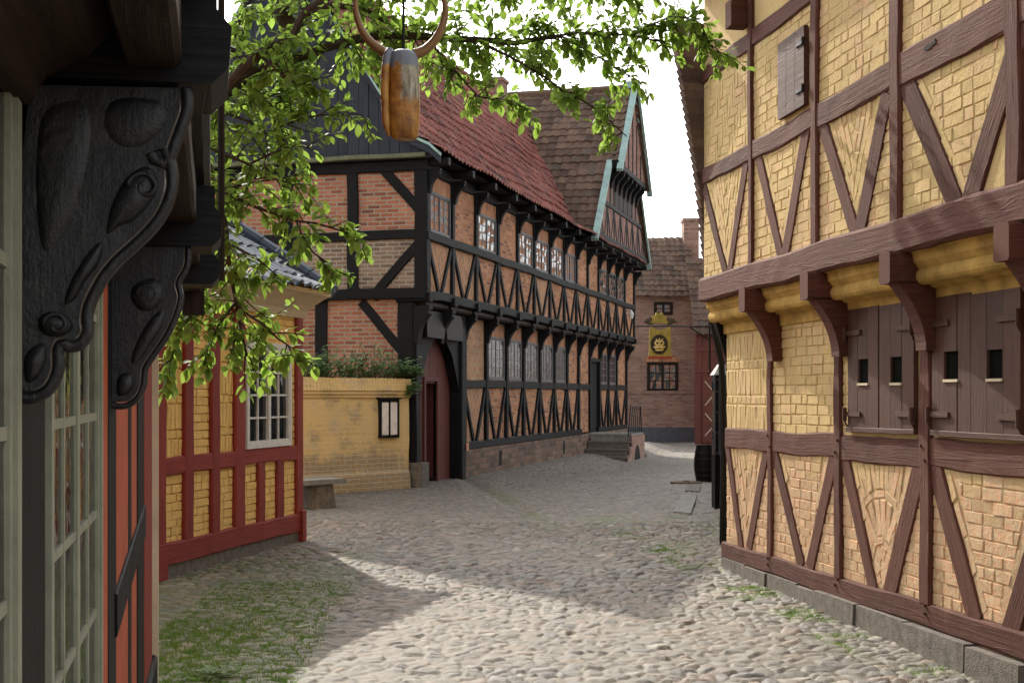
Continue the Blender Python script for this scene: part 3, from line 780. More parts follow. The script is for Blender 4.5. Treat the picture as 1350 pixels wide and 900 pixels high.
# ---- cross gable over the far part of the front
x0c, x1c, xa = (35.9-23.4)*K, (43.5-23.4)*K, 0
xa = (x0c+x1c)/2; ZB, ZA = 6.02, 10.75
yg = uo-.30
slope = (ZA-ZB)/(xa-x0c)
cg = MB(); cg.face([(x0c+.1, yg, ZB), (x1c-.1, yg, ZB), (xa+1.75, yg, 8.0), (xa-1.75, yg, 8.0)][:4]); cg.build('cross_gable_infill', M['gable_brick'], house)
yg2 = yg-.28
hw = (ZA-8.0)/slope
cg = MB(); cg.face([(xa-hw, yg2, 8.12), (xa+hw, yg2, 8.12), (xa, yg2, ZA-.06)]); cg.build('cross_gable_infill', M['gable_brick'], house)
mb = MB(); mb.extrude([(x0c, ZB-.3), (x1c, ZB-.3), (x1c, ZB), (xa, ZA-.1), (x0c, ZB)], yg+.02, 4.5, 'y')
mb.extrude([(xa-hw, 8.05), (xa+hw, 8.05), (xa, ZA-.08)], yg2+.02, yg+.02, 'y'); mb.build('cross_gable_core', M['dark'], house)
part_timber('cross_gable_beam', (x0c-.1, yg-.05, ZB-.02), (x1c+.1, yg-.05, ZB-.02), .2, .2, parent=house)
part_timber('cross_gable_beam', (xa-2.9, yg-.04, 7.0), (xa+2.9, yg-.04, 7.0), .13, .1, parent=house)
part_timber('cross_gable_beam', (xa-hw-.1, yg2-.04, 8.15), (xa+hw+.1, yg2-.04, 8.15), .18, .2, parent=house)
for k in range(8):
    x = x0c+.55+(x1c-x0c-1.1)*k/7; top = min(7.0, ZB+(min(x-x0c, x1c-x))*slope)
    if top-ZB > .5:
        part_timber('cross_gable_post', (x, yg-.02, ZB), (x, yg-.02, top), .10, .08, parent=house)
        for s_ in (-1, 1):
            x2 = x+s_*.40
            if x0c+.2 < x2 < x1c-.2: part_timber('cross_gable_brace', (x+s_*.03, yg-.015-.002*s_, top-.05), (x2, yg-.015-.002*s_, ZB+.06), .085, .06, parent=house)
for k in range(7):
    x = xa-2.0+4.0*k/6
    part_timber('cross_gable_post', (x, yg-.02, 7.05), (x, yg-.02, 8.1), .16, .08, parent=house)
    bracket(house, x, yg2-.02, yg, 7.5, 8.08, .13, name='cross_gable_bracket')
    if 0 < k < 6: part_timber('cross_gable_post', (x, yg2-.02, 8.2), (x, yg2-.02, ZA-.15-abs(x-xa)*slope), .09, .07, parent=house)
mb = MB(); mb.box(xa-1.6, xa+1.6, yg-.012, yg, 7.1, 7.9); mb.build('loft_shutter', M['brown_soffit'], house)
prc = [(0, 0, ZB-.05), (xa-x0c, 0, ZA)]
mb = MB()
ZM = 8.0; xm_ = (ZA-ZM)/slope
for sg_, xf_, zf_, rs_ in ((-1, x0c-.25, ZB-.28, 6), (1, x1c+.08, ZB-.10, 3)):
    tile_sheet(mb, (0, 5.0, .03), (0, -1, 0), [(xf_, 0, zf_), (xa+sg_*xm_, 0, ZM)], 5.0-yg+.10, .26, .31, amp=.035, step=.03, res=rs_)
    tile_sheet(mb, (0, 5.0, .03), (0, -1, 0), [(xa+sg_*xm_, 0, ZM), (xa, 0, ZA)], 5.0-yg2+.12, .26, .31, amp=.035, step=.03, res=rs_)
xr = mb.build('cross_roof', M['roof_brown'], house)
mb = MB(); mb.tube([(xa, 5, ZA+.03), (xa, yg2-.12, ZA+.03)], .13, 8); mb.build('ridge_tiles', M['roof_brown'], xr)
for sgn in (-1, 1):
    for (za, zb, yy) in ((ZB-.25, 8.2, yg-.10), (7.9, ZA+.04, yg2-.15)):
        def P(z): return xa+sgn*(ZA-z)/slope+sgn*.12
        a, b = P(za), P(zb)
        mb = MB(); mb.hexa([(a, yy-.03, za), (a+.0, yy+.14, za), (b, yy+.14, zb), (b, yy-.03, zb), (a+sgn*.06, yy-.03, za+.07), (a+sgn*.06, yy+.14, za+.07), (b+sgn*.06, yy+.14, zb+.07), (b+sgn*.06, yy-.03, zb+.07)])
        mb.build('cross_verge_board', M['turquoise'], xr)
mb = MB(); mb.box(xa-.14, xa+.14, yg2-.22, yg2+.25, ZA+.02, ZA+.22); mb.build('ridge_cap', M['turquoise'], xr)

# small metal fittings on the house
mb = MB(); p = fm.f(832, 414, uo-.2); mb.rings([[(p[0]+r*math.cos(t)*1, uo-.2+r*math.sin(t), p[1]+dz) for t in [i*math.pi/4 for i in range(8)]] for r, dz in ((.05, -.14), (.09, 0), (.03, .12))]); mb.tube([(p[0], uo-.2, p[1]+.12), (p[0], uo, p[1]+.16)], .012, 6)
mb.build('wall_lamp', M['white_paint'], house)
mb = MB(); p = fm.f(607, 589, -.13); mb.box(gx1-.18, gx1-.02, -.125, -.112, p[1]-.09, p[1]+.07); mb.build('notice_plate', flat_mat('orange_enamel', (.50, .20, .09), .5, .5, 14), house)

# ---- stone steps with iron railing, their own thing
sx0, sx1 = (36.55-23.4)*K, (39.2-23.4)*K
stp = empty('stone_steps', (*fm.w(sx0, 0), 0), fm.ang, label='low flight of stone steps with brick side and iron railing before the dark doorway', cat='steps')
for k in range(4):
    a = k*.3; mb = MB(); mb.box(a, a+.36 if k < 3 else sx1-sx0, -1.22, -.06, -.30+.0+k*.2, -.1+k*.2+.0)
    mb.box(a-.025, (a+.36 if k < 3 else sx1-sx0), -1.25, -.055, -.1+k*.2-.002, -.05+k*.2)
    mb.build('step', M['slab'] if k == 3 else M['granite'], stp, bevel=.008)
L_ = sx1-sx0
pts = [(.95, -.3), (L_-.02, -.3), (L_-.02, .49), (.95, .49)]
arc = [(1.25+.5*math.cos(t)*.9+.28, -.28+.5*max(0, math.sin(t))) for t in [math.pi*i/10 for i in range(11)]]
mb = MB(); mb.box(.1, L_, -1.29, -1.255, -.3, -.02); mb.box(.4, L_, -1.292, -1.256, -.02, .2); mb.box(.75, L_, -1.294, -1.257, .2, .49); mb.build('side_wall', M['far_brick'], stp)
mb = MB(); mb.extrude(arc, -1.30, -1.294, 'y'); mb.build('side_arch', M['dark'], stp)
mb = MB(); mb.box(L_-.05, L_+.35, -1.3, -.7, -.3, -.1); mb.build('step', M['granite'], stp, bevel=.01)
mb = MB()
for k in range(6):
    xx = .9+k*.3; lean = (.35-.07*k) if k < 3 else 0
    mb.tube([(xx-.25+.10*k*.5, -1.2, .5), (xx+.1, -1.2, 1.32)], .013, 6)
mb.tube([(1.0, -1.2, 1.32), (2.55, -1.2, 1.32)], .018, 6); mb.tube([(2.6, -1.2, 1.32), (2.75, -1.2, .5)], .018, 6); mb.tube([(.65, -1.2, .52), (1.0, -1.2, 1.32)], .018, 6)
mb.tube([(.75, -1.2, .75), (2.7, -1.2, .75)], .012, 6); mb.build('railing', M['iron'], stp)

# ================================================================== RIGHT HOUSE
RC = 3.83; RY0 = 12.49
fr = Fr(RC-.145*RY0, RY0, .145, -1.0)
rh = empty('yellow_timbered_house', (fr.ox, fr.oy, 0), fr.ang, label='yellow limewashed house with brown timber frame, shuttered windows and jettied upper floor', cat='house')
RL = 7.2; RO = -.22; W_IN = .0
def rp(u, v, y=0.0): x, z = fr.f(u, v, y); return (x, y, z)
def rt(name, pa, pb, w, y, d=.12, mat='brown_paint', jit=.016, parent=rh, **k):
    """timber between pixels pa, pb on the plane y"""
    yy = RO if y == 'u' else 0.0
    off = k.pop('off', 0.0)
    xa_, za_ = fr.f(*pa, yy); xb_, zb_ = fr.f(*pb, yy)
    a, b = Vector((xa_, yy+off, za_)), Vector((xb_, yy+off, zb_))
    return part_timber(name, a, b, w, d, mat, parent, None, Y3, jit, .2, **k)

mb = MB(); mb.box(.0, RL, .04, 4.5, 0, 2.7); mb.box(-.02, RL, RO+.05, 4.5, 2.7, 6.2); mb.build('core_wall', M['yellow_smooth'], rh)

def emit(mb, cx, cz, l, h, ang, conv, y, rise=.0055):
    c, s_ = math.cos(ang), math.sin(ang)
    l *= 1-random.random()*.04; h *= 1-random.random()*.06
    pts = [(-l/2, -h/2), (l/2, -h/2), (l/2, h/2), (-l/2, h/2)]
    pts = [(a+(random.random()-.5)*.006, b+(random.random()-.5)*.006) for a, b in pts]
    pts = [(cx+a*c-b*s_, cz+a*s_+b*c) for a, b in pts]
    pts = clip(pts, conv)
    if len(pts) < 3: return
    n = len(pts); A = sum(pts[i][0]*pts[(i+1) % n][1]-pts[(i+1) % n][0]*pts[i][1] for i in range(n))/2
    if abs(A) < .0006: return
    if A < 0: pts = pts[::-1]
    mx_, mz_ = sum(p[0] for p in pts)/n, sum(p[1] for p in pts)/n
    t = random.random(); r = rise*(.55+.75*random.random())
    tl, tl2 = (random.random()-.5)*.05, (random.random()-.5)*.10
    ins = []
    for (a, b) in pts:
        d = math.hypot(a-mx_, b-mz_) or 1; q = max(.6, 1-.009/d)
        ins.append((mx_+(a-mx_)*q, mz_+(b-mz_)*q))
    def yy(a, b): return y-r+(a-mx_)*tl+(b-mz_)*tl2
    mb.face([(a, yy(a, b), b) for a, b in ins], tint=t)
    for i in range(n):
        j = (i+1) % n
        mb.face([(pts[i][0], y, pts[i][1]), (pts[j][0], y, pts[j][1]), (ins[j][0], yy(*ins[j]), ins[j][1]), (ins[i][0], yy(*ins[i]), ins[i][1])], tint=t)

def lay(mb, conv, pat, y, bl=.24, bh=.077, jn=.006, fan=None, rise=.0055):
    xs_ = [p[0] for p in conv]; zs_ = [p[1] for p in conv]
    x0, x1, z0, z1 = min(xs_), max(xs_), min(zs_), max(zs_)
    if pat == 'run':
        r = 0; z = z0
        while z < z1:
            h = bh*(.94+.12*random.random()); x = x0-(bl*.5 if r % 2 else 0)-random.random()*.03
            while x < x1:
                l = bl*(1 if random.random() < .7 else .5)*(.93+.12*random.random()); emit(mb, x+l/2, z+h/2+.004*math.sin(x*3+r), l-jn, h-jn, (random.random()-.5)*.015, conv, y, rise); x += l
            z += h; r += 1
    elif pat == 'sol':
        z = z0; r = 0
        while z < z1:
            if r % 2 == 0:
                x = x0; h = bl
                while x < x1: l = .07*(.93+.14*random.random()); emit(mb, x+l/2, z+h/2, l-jn, h-jn, 0, conv, y, rise); x += l
            else:
                h = bh; x = x0-random.random()*.1
                while x < x1: l = bl*.55; emit(mb, x+l/2, z+h/2, l-jn, h-jn, 0, conv, y, rise); x += l
            z += h; r += 1
    elif pat == 'soldier':
        z = z0
        while z < z1:
            x = x0
            while x < x1: l = .07*(.93+.14*random.random()); emit(mb, x+l/2, z+bl/2+random.random()*.01, l-jn, bl-jn, (random.random()-.5)*.06, conv, y, rise); x += l
            z += bl
    elif pat == 'herr':
        W = .072; n = int(max(x1-x0, z1-z0)/W)+6
        a = R(90)
        for i in range(-n, 2*n):
            for j in range(-n, 2*n):
                # 90 degree herringbone: horizontal brick on cells (i..i+2), vertical on the next
                k = (i-j) % 6
                if k == 0: emit(mb, x0+(i+1.5)*W, z0+(j+.5)*W, 3*W-jn, W-jn, 0, conv, y, rise)
                if k == 5: emit(mb, x0+(i+.5)*W, z0+(j+1.5-2)*W+W*2-W*2, W-jn, 3*W-jn, 0, conv, y, rise) if False else None
                if k == 3: emit(mb, x0+(i+.5)*W, z0+(j-.5)*W, W-jn, 3*W-jn, 0, conv, y, rise)
    elif pat == 'vee':                                 # bricks leaning to both sides of the middle
        xm = (x0+x1)/2; W = .072
        for s_ in (-1, 1):
            ang = math.pi/2+s_*.42; d = (math.cos(ang), math.sin(ang)); nrm = (-d[1], d[0])
            half = [(xm, z0), (x1 if s_ < 0 else x0, z0), (x1 if s_ < 0 else x0, z1), (xm, z1)]
            cv = clip(list(conv), half)
            if len(cv) < 3: continue
            for i in range(-16, 17):
                for j in range(-8, 9):
                    o2 = (i % 2)*.5
                    emit(mb, xm+nrm[0]*i*W+d[0]*(j+o2)*bl, (z0+z1)/2+nrm[1]*i*W+d[1]*(j+o2)*bl, bl-jn, W-jn, ang, cv, y, rise)
    elif pat == 'fan':
        cx, cz = fan
        rad = [.02, .14, .20, .45, .51, .78]
        for r0, r1_ in ((.02, .12), (.18, .44), (.50, .76), (.82, 1.08)):
            rm = (r0+r1_)/2; n = max(5, int(math.pi*2*rm/.075))
            for i in range(n):
                t = 2*math.pi*i/n; emit(mb, cx+rm*math.cos(t), cz+rm*math.sin(t), r1_-r0, 2*math.pi*rm/n-jn, t, conv, y, rise)
        for rr in (.15, .47, .79):
            n = int(2*math.pi*rr/.23)+3
            for i in range(n):
                t = 2*math.pi*i/n; emit(mb, cx+rr*math.cos(t), cz+rr*math.sin(t), 2*math.pi*rr/n-jn, .045, t+math.pi/2, conv, y, rise)

def strip(mb, pa, pb, conv, y, side=0, w=.075, bl=.24):
    """a course of stretchers following a brace from pa to pb, offset to one side"""
    d = (pb[0]-pa[0], pb[1]-pa[1]); L = math.hypot(*d); d = (d[0]/L, d[1]/L); n = (-d[1], d[0]); t = 0
    while t < L:
        emit(mb, pa[0]+d[0]*(t+bl/2)+n[0]*side, pa[1]+d[1]*(t+bl/2)+n[1]*side, bl-.01, w-.008, math.atan2(d[1], d[0]), conv, y); t += bl

# lower storey masonry, panel by panel (pixel corners on the wall plane)
lw_ = MB(); yb = .012
xC = 0.0; x1_, x2_, x3_, x4_ = [fr.f(u, 600)[0] for u in (1016.5, 1106, 1221, 1372)]
def zl(x, pts):
    """height on a sighted line through two pixels"""
    (xa_, za_), (xb_, zb_) = pts; return za_+(zb_-za_)*(x-xa_)/(xb_-xa_)
top_line = [fr.f(958, 428), fr.f(1350, 362)]; mid_t = [fr.f(958, 563), fr.f(1350, 584)]; mid_b = [fr.f(957, 589), fr.f(1350, 618)]
sill_t = [fr.f(954, 713), fr.f(1350, 828)]; sill_b = [fr.f(953, 735), fr.f(1350, 874)]
def rect(xa_, xb_, lo, hi): return [(xa_, zl(xa_, lo)-.02), (xb_, zl(xb_, lo)-.02), (xb_, zl(xb_, hi)+.02), (xa_, zl(xa_, hi)+.02)]
lay(lw_, rect(0, x1_, mid_t, top_line), 'sol', yb)
lay(lw_, rect(x1_, x2_, mid_t, top_line), 'run', yb, rise=.008)
xs1 = fr.f(1121, 500)[0]
lay(lw_, rect(x2_, xs1+.02, mid_t, top_line), 'run', yb)
pan = [(0, x1_), (x1_, x2_), (x2_, x3_), (x3_, x4_)]
brs = [((959, 590), (977, 722)), ((1010, 594), (987, 724)), ((1021, 598), (1057, 746)), ((1099, 600), (1067, 750)), ((1113, 604), (1151, 778)),
       ((1214, 608), (1171, 785)), ((1231, 612), (1286, 820)), ((1395, 625), (1330, 838))]
brw = [.135, .145, .15, .16, .155, .19, .18, .18]
for i, (a, b) in enumerate(pan):
    cv = rect(a, b, sill_t, mid_b)
    pa, pb = fr.f(*brs[2*i][0]), fr.f(*brs[2*i][1]); qa, qb = fr.f(*brs[2*i+1][0]), fr.f(*brs[2*i+1][1])
    o = .055+brw[2*i]/2
    tri = [(pa[0]+o+.05, pa[1]+.2), (pb[0]+o+.03, pb[1]-.2), (qb[0]-o-.03, qb[1]-.2), (qa[0]-o-.05, qa[1]+.2)]
    if tri[1][0] > tri[2][0]:
        mx_ = (tri[1][0]+tri[2][0])/2; tri[1] = (mx_-.02, tri[1][1]); tri[2] = (mx_+.02, tri[2][1])
    ctr = clip(tri, cv)
    pat = ['vee', 'run', 'fan', 'run'][i]
    if pat == 'fan': lay(lw_, ctr, 'fan', yb, fan=fr.f(1161, 742))
    else: lay(lw_, ctr, pat, yb)
    left = [(a, cv[0][1]), (pb[0], cv[0][1]-.1), (pa[0], cv[3][1]+.1), (a, cv[3][1]+.1)]
    right = [(qb[0], cv[1][1]-.1), (b, cv[1][1]-.1), (b, cv[2][1]+.1), (qa[0], cv[2][1]+.1)]
    lay(lw_, clip(left, cv), 'run', yb); lay(lw_, clip(right, cv), 'run', yb)
    strip(lw_, pb, pa, cv, yb, -(brw[2*i]/2+.036)); strip(lw_, qb, qa, cv, yb, (brw[2*i+1]/2+.036))
mbk = MB(); mbk.box(0.004, RL-.3, yb, .06, .1, 2.55)
mbk.v and None
lowbk = mbk.build('lower_wall', M['yellow_wall'], rh)
lw_.build('lower_brickwork', M['yellow_wall'], rh)

# timbers, lower storey
rt('sill_beam', (953, 724), (1400, 868), .155, 0, .14, off=-.016, jit=.012)
def lt(name, line, xa_, xb_, dz, w, off, mat='brown_paint', yy=0., d=.12, jit=.016):
    return part_timber(name, (xa_, yy+off, zl(xa_, line)+dz), (xb_, yy+off, zl(xb_, line)+dz), w, d, mat, rh, None, Y3, jit, .2)
for a, b in ((.0, x1_-.05), (x1_+.05, x2_-.05), (x2_+.06, x3_-.06), (x3_+.06, x4_+.3)):
    lt('mid_rail', mid_t, a, b, -.095, .185, -.010)
lt('top_rail', top_line, .0, RL-.4, .02, .14, -.006)
for x, wdt in ((x1_, .10), (x2_, .125), (x3_, .15), (x4_, .15)):
    part_timber('post', (x, -.020, zl(x, sill_t)-.02), (x, -.020, 2.62), wdt, .12, 'brown_paint', rh, None, Y3, .018, .18)
def up_ext(pa, pb, k): return (pa[0]+(pa[0]-pb[0])*k, pa[1]+(pa[1]-pb[1])*k)
for (pa, pb), wd in zip(brs, brw): rt('brace', up_ext(pa, pb, .07), pb, wd, 0, .1, off=-.0045, jit=.01)
for x in (x1_, x2_, x3_, x4_):
    for line, dzs in ((mid_t, (-.05, -.14)), (sill_t, (-.03, -.08))):
        for dz in dzs:
            zq = zl(x, line)+dz; sg = random.choice((-1, 1))
            mb = MB(); mb.tube([(x+sg*.025, -.032, zq), (x+sg*.025, .0, zq)], .011, 8); mb.build('peg', M['shutter_paint'], rh)
# jetty: joist ends, knees, coved plaster
xj = [fr.f(u, v, RO)[0]+dx_ for u, v, dx_ in ((993, 395, 0), (1077, 375, 0), (1186, 350, 0))]
jet_b = [fr.f(931, 394, RO), fr.f(1350, 291, RO)]; jet_t = [fr.f(931, 369, RO), fr.f(1223, 280, RO)]
xj.append(xj[-1]+1.42); xj = [.02-.0]+xj
for i, x in enumerate(xj):
    zt = zl(x, jet_b)-.005
    if i == 0: continue
    mb = MB(); mb.timber((x, RO-.10, zt-.20), (x, .3, zt-.20), (1, 0, 0), (0, 0, 1), .155, .20, .008, .2); mb.build('joist', M['brown_paint'], rh)
    zb = zt-.20; d_ = RO-.04
    out = [(-.08+(d_+.08)*(1-k_/12)**2.0, zb-.41*k_/12) for k_ in range(13)]
    inn = [(.02, zb-.41), (.02, zb)]
    mb = MB(); mb.extrude(out+inn, x-.072, x+.072, 'x'); mb.build('knee_bracket', M['brown_paint'], rh, bevel=.008)
for i in range(len(xj)-1):
    a = xj[i]+(.078 if i else -.10); b = xj[i+1]-.078
    za, zb = zl(a, jet_b), zl(b, jet_b)
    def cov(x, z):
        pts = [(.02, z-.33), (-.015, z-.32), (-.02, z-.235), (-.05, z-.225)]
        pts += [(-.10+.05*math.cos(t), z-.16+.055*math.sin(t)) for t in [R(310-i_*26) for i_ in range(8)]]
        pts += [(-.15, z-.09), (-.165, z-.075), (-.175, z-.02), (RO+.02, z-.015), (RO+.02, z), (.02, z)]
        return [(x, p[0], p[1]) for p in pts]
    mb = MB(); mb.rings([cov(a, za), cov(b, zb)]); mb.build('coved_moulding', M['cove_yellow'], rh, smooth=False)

# upper storey
up_ = MB(); yu = RO+.012
u1_, u2_, u3_ = [fr.f(u, v, RO)[0] for u, v in ((991, 250), (1075.5, 220), (1182, 150))]
u4_ = u3_+1.42
rB_t = [fr.f(930, 222, RO), fr.f(1345, 0, RO)]; rB_b = [fr.f(930, 242, RO), fr.f(1343, 17, RO)]
rA_t = [fr.f(930, 88, RO), fr.f(1040, 5, RO)]; rA_b = [fr.f(930, 109, RO), fr.f(1063, 4, RO)]
ubrs = [((931, 258), (957, 362)), ((984, 210), (961, 362)), ((999, 205), (1030, 342)), ((1063, 168), (1034, 340)), ((1086, 170), (1128, 312)), ((1166, 140), (1131, 312)),
        ((1194, 108), (1262, 275)), ((1352, 20), (1276, 270))]
ubw = [.115, .13, .13, .145, .135, .16, .165, .165]
xlE = 0.0
for i, (a, b) in enumerate([(xlE, u1_), (u1_, u2_), (u2_, u3_), (u3_, u4_)]):
    cv = rect(a, b, jet_t, rB_b)
    pa, pb = fr.f(*ubrs[2*i][0], RO), fr.f(*ubrs[2*i][1], RO); qa, qb = fr.f(*ubrs[2*i+1][0], RO), fr.f(*ubrs[2*i+1][1], RO)
    o = .055+ubw[2*i]/2
    tri = [(pa[0]+o+.05, pa[1]+.25), (pb[0]+o, pb[1]-.2), (qb[0]-o, qb[1]-.2), (qa[0]-o-.05, qa[1]+.25)]
    if tri[1][0] > tri[2][0]:
        mx_ = (tri[1][0]+tri[2][0])/2; tri[1] = (mx_-.02, tri[1][1]); tri[2] = (mx_+.02, tri[2][1])
    lay(up_, clip(tri, cv), ['vee', 'run', 'vee', 'run'][i], yu)
    left = [(a, cv[0][1]-.1), (pb[0], cv[0][1]-.1), (pa[0], cv[3][1]+.1), (a, cv[3][1]+.1)]
    right = [(qb[0], cv[1][1]-.1), (b, cv[1][1]-.1), (b, cv[2][1]+.1), (qa[0], cv[2][1]+.1)]
    lay(up_, clip(left, cv), 'run', yu); lay(up_, clip(right, cv), 'run', yu)
    strip(up_, pb, pa, cv, yu, -(ubw[2*i]/2+.036)); strip(up_, qb, qa, cv, yu, (ubw[2*i+1]/2+.036))
    cv2 = rect(a, b, rB_t, rA_b)
    lay(up_, cv2, ['herr', 'run', 'run', 'run'][i], yu, rise=.0045)
up_.build('upper_brickwork', M['yellow_wall'], rh)
mb = MB(); mb.box(-.015, RL-.3, yu, RO+.06, 2.6, 5.6); mb.build('upper_wall', M['yellow_wall'], rh)
xe = RL-.25
lt('jetty_beam', [( (jet_b[0][0]+jet_t[0][0])/2, (jet_b[0][1]+jet_t[0][1])/2), (fr.f(1350, 266, RO))], -.04, xe, 0, .225, -.035, yy=RO, d=.22, jit=.011)
rBm = [((rB_t[0][0]+rB_b[0][0])/2, (rB_t[0][1]+rB_b[0][1])/2), fr.f(1345, 8, RO)]
rAm = [((rA_t[0][0]+rA_b[0][0])/2, (rA_t[0][1]+rA_b[0][1])/2), fr.f(1051, 5, RO)]
for a, b, wd in ((-.01, u1_-.04, .15), (u1_+.04, u2_-.05, .16), (u2_+.05, u3_-.05, .18), (u3_+.05, u4_+.8, .22)):
    lt('upper_rail', rBm, a, b, 0, wd, -.014, yy=RO)
    lt('top_rail', rAm, a, b, 0, .15, -.012, yy=RO)
for x, wdt in ((u1_, .085), (u2_, .12), (u3_, .145), (u4_, .15)):
    part_timber('upper_post', (x, RO-.022, zl(x, jet_t)-.02), (x, RO-.022, 5.6), wdt, .12, 'brown_paint', rh, None, Y3, .018, .18)
for (pa, pb), wd in zip(ubrs, ubw): rt('upper_brace', up_ext(pa, pb, .10), pb, wd*1.1, 'u', .1, off=-.0050, jit=.01)
# carved slot in the rail
p = fr.f(1229, 60, RO); mb = MB(); mb.extrude([(p[0]-.075, p[1]-.012), (p[0]-.05, p[1]+.014), (p[0]+.02, p[1]+.005), (p[0]+.07, p[1]+.022), (p[0]+.075, p[1]-.005), (p[0]-.02, p[1]-.022)], RO-.0165, RO-.013, 'y'); mb.build('mortise_hole', M['dark'], rh)
# little loft shutter
sa, sb = fr.f(1031, 108, RO)[0], fr.f(1066, 90, RO)[0]
z0_, z1_ = fr.f(1032, 158, RO)[1], fr.f(1031, 58, RO)[1]
z0b, z1b = fr.f(1066, 137, RO)[1], fr.f(1066, 33, RO)[1]
mb = MB(); n = 3
for k in range(n):
    a = sa+(sb-sa)*k/n; b = sa+(sb-sa)*(k+1)/n-.006
    mb.hexa([(a, RO-.035, z0_), (b, RO-.035, z0_), (b, RO, z0_), (a, RO, z0_), (a, RO-.035, z1b), (b, RO-.035, z1b), (b, RO, z1b), (a, RO, z1b)])
ls = mb.build('loft_shutter', M['shutter_paint'], rh, bevel=.004)
for zz in (z0_+.12, z1b-.12):
    mb = MB(); mb.box(sb-.16, sb+.0, RO-.045, RO-.036, zz-.012, zz+.012); mb.tube([(sb, RO-.045, zz-.03), (sb, RO-.045, zz+.03)], .012, 6); mb.build('hinge', M['iron'], ls)
# joist end under the eaves
px, pz = fr.f(984, 20, RO); mb = MB(); mb.box(px-.08, px+.08, RO-.16, RO, pz-.11, pz+.11); mb.build('beam_end', M['brown_paint'], rh, bevel=.008)

# shutters
def shutter(xa_, xb_, z0, z1, hole, side):
    root = MB(); n = 3; t = [random.random() for _ in range(n)]
    hx0, hx1, hz0, hz1 = hole
    cuts = [xa_+(xb_-xa_)*k/n for k in range(n+1)]
    for k in range(n):
        a, b = cuts[k]+.002, cuts[k+1]-.002
        yy = -.022-random.random()*.004
        segs = []
        if hx0 < b and hx1 > a:
            h0, h1 = max(a, hx0), min(b, hx1)
            segs += [(a, b, z0, hz0), (a, b, hz1, z1)]
            if h0-a > .004: segs.append((a, h0, hz0, hz1))
            if b-h1 > .004: segs.append((h1, b, hz0, hz1))
        else: segs = [(a, b, z0, z1)]
        for (p, q, r_, s_) in segs:
            n0 = len(root.uv); root.box(p, q, yy, .004, r_, s_, tint=t[k])
            for i_ in range(n0, len(root.uv)): q_ = root.uv[i_]; root.uv[i_] = (q_[1]+k*2.3, q_[0])
    o = root.build('shutter', M['shutter_paint'], rh)
    mb = MB(); mb.box(hx0-.004, hx1+.004, -.008, .0, hz0-.004, hz1+.004); mb.build('pane', M['hole_dark'], o)
    mb = MB(); mb.box(hx0-.005, hx1+.005, -.034, -.02, hz0-.018, hz0-.002); mb.build('pane_ledge', M['cornice_cream'], o)
    for zz in (z0+.12*(z1-z0), z0+.80*(z1-z0)):
        a, b = (xa_-.01, xa_+.24) if side < 0 else (xb_-.24, xb_+.01)
        mb = MB(); mb.box(a, b, -.040, -.027, zz-.017, zz+.017); xx = a if side < 0 else b
        mb.tube([(xx, -.045, zz-.05), (xx, -.045, zz+.045)], .016, 8); mb.tube([(xx, -.045, zz-.05), (xx, -.02, zz-.10)], .007, 6)
        mb.build('hinge', M['shutter_paint'], o)
sh1 = [fr.f(u, 500)[0] for u in (1122, 1163, 1211)]; sh2 = [fr.f(u, 500)[0] for u in (1231, 1285, 1346)]
def zz_(u, v): return fr.f(u, v)[1]
def hole(ua, ub, va, vb): return (fr.f(ua, 500)[0], fr.f(ub, 500)[0], zz_((ua+ub)/2, vb), zz_((ua+ub)/2, va))
shutter(sh1[0], sh1[1]-.01, zz_(1122, 564), zz_(1140, 406), hole(1136, 1149, 473, 504.5), -1)
shutter(sh1[1]+.01, sh1[2]-.02, zz_(1200, 566), zz_(1180, 401), hole(1179, 1193, 470, 504), 1)
shutter(sh2[0]+.02, sh2[1]-.004, zz_(1240, 567), zz_(1240, 392), hole(1250, 1268, 463, 499.5), -1)
shutter(sh2[1]+.004, sh2[2]+.04, zz_(1320, 572), zz_(1320, 383), hole(1307, 1327, 460.5, 498.5), 1)
part_timber('shutter_sill', (sh1[0]-.02, -.035, zz_(1122, 566)), (sh1[2]+.0, -.035, zz_(1210, 569)), .035, .05, 'shutter_paint', rh, None, Y3, .003)
part_timber('shutter_sill', (sh2[0]+.02, -.035, zz_(1231, 570)), (sh2[2]+.1, -.035, zz_(1350, 577)), .035, .05, 'shutter_paint', rh, None, Y3, .003)
# plinth of granite blocks
pt = [fr.f(950, 735, -.04), fr.f(1350, 874, -.04)]
pj = [fr.f(u, 760, -.04)[0] for u in (950, 979.7, 1009, 1048.6, 1075, 1130, 1194, 1278.5, 1352)]
pj[0] = -.05; pj += [pj[-1]+.55, pj[-1]+1.0]
for a, b in zip(pj, pj[1:]):
    za, zb = zl(a, pt), zl(b, pt); dz = (random.random()-.5)*.022; dy = (random.random()-.5)*.05; a += .012; b -= .012
    mb = MB(); y0 = -.055+dy
    mb.hexa([(a, y0-.01, -.12), (b, y0-.01, -.12), (b, .1, -.12), (a, .1, -.12), (a, y0, za+dz), (b, y0, zb+dz), (b, .1, zb+dz), (a, .1, za+dz)])
    mb.build('plinth_stone', M['granite'], rh, bevel=.012)
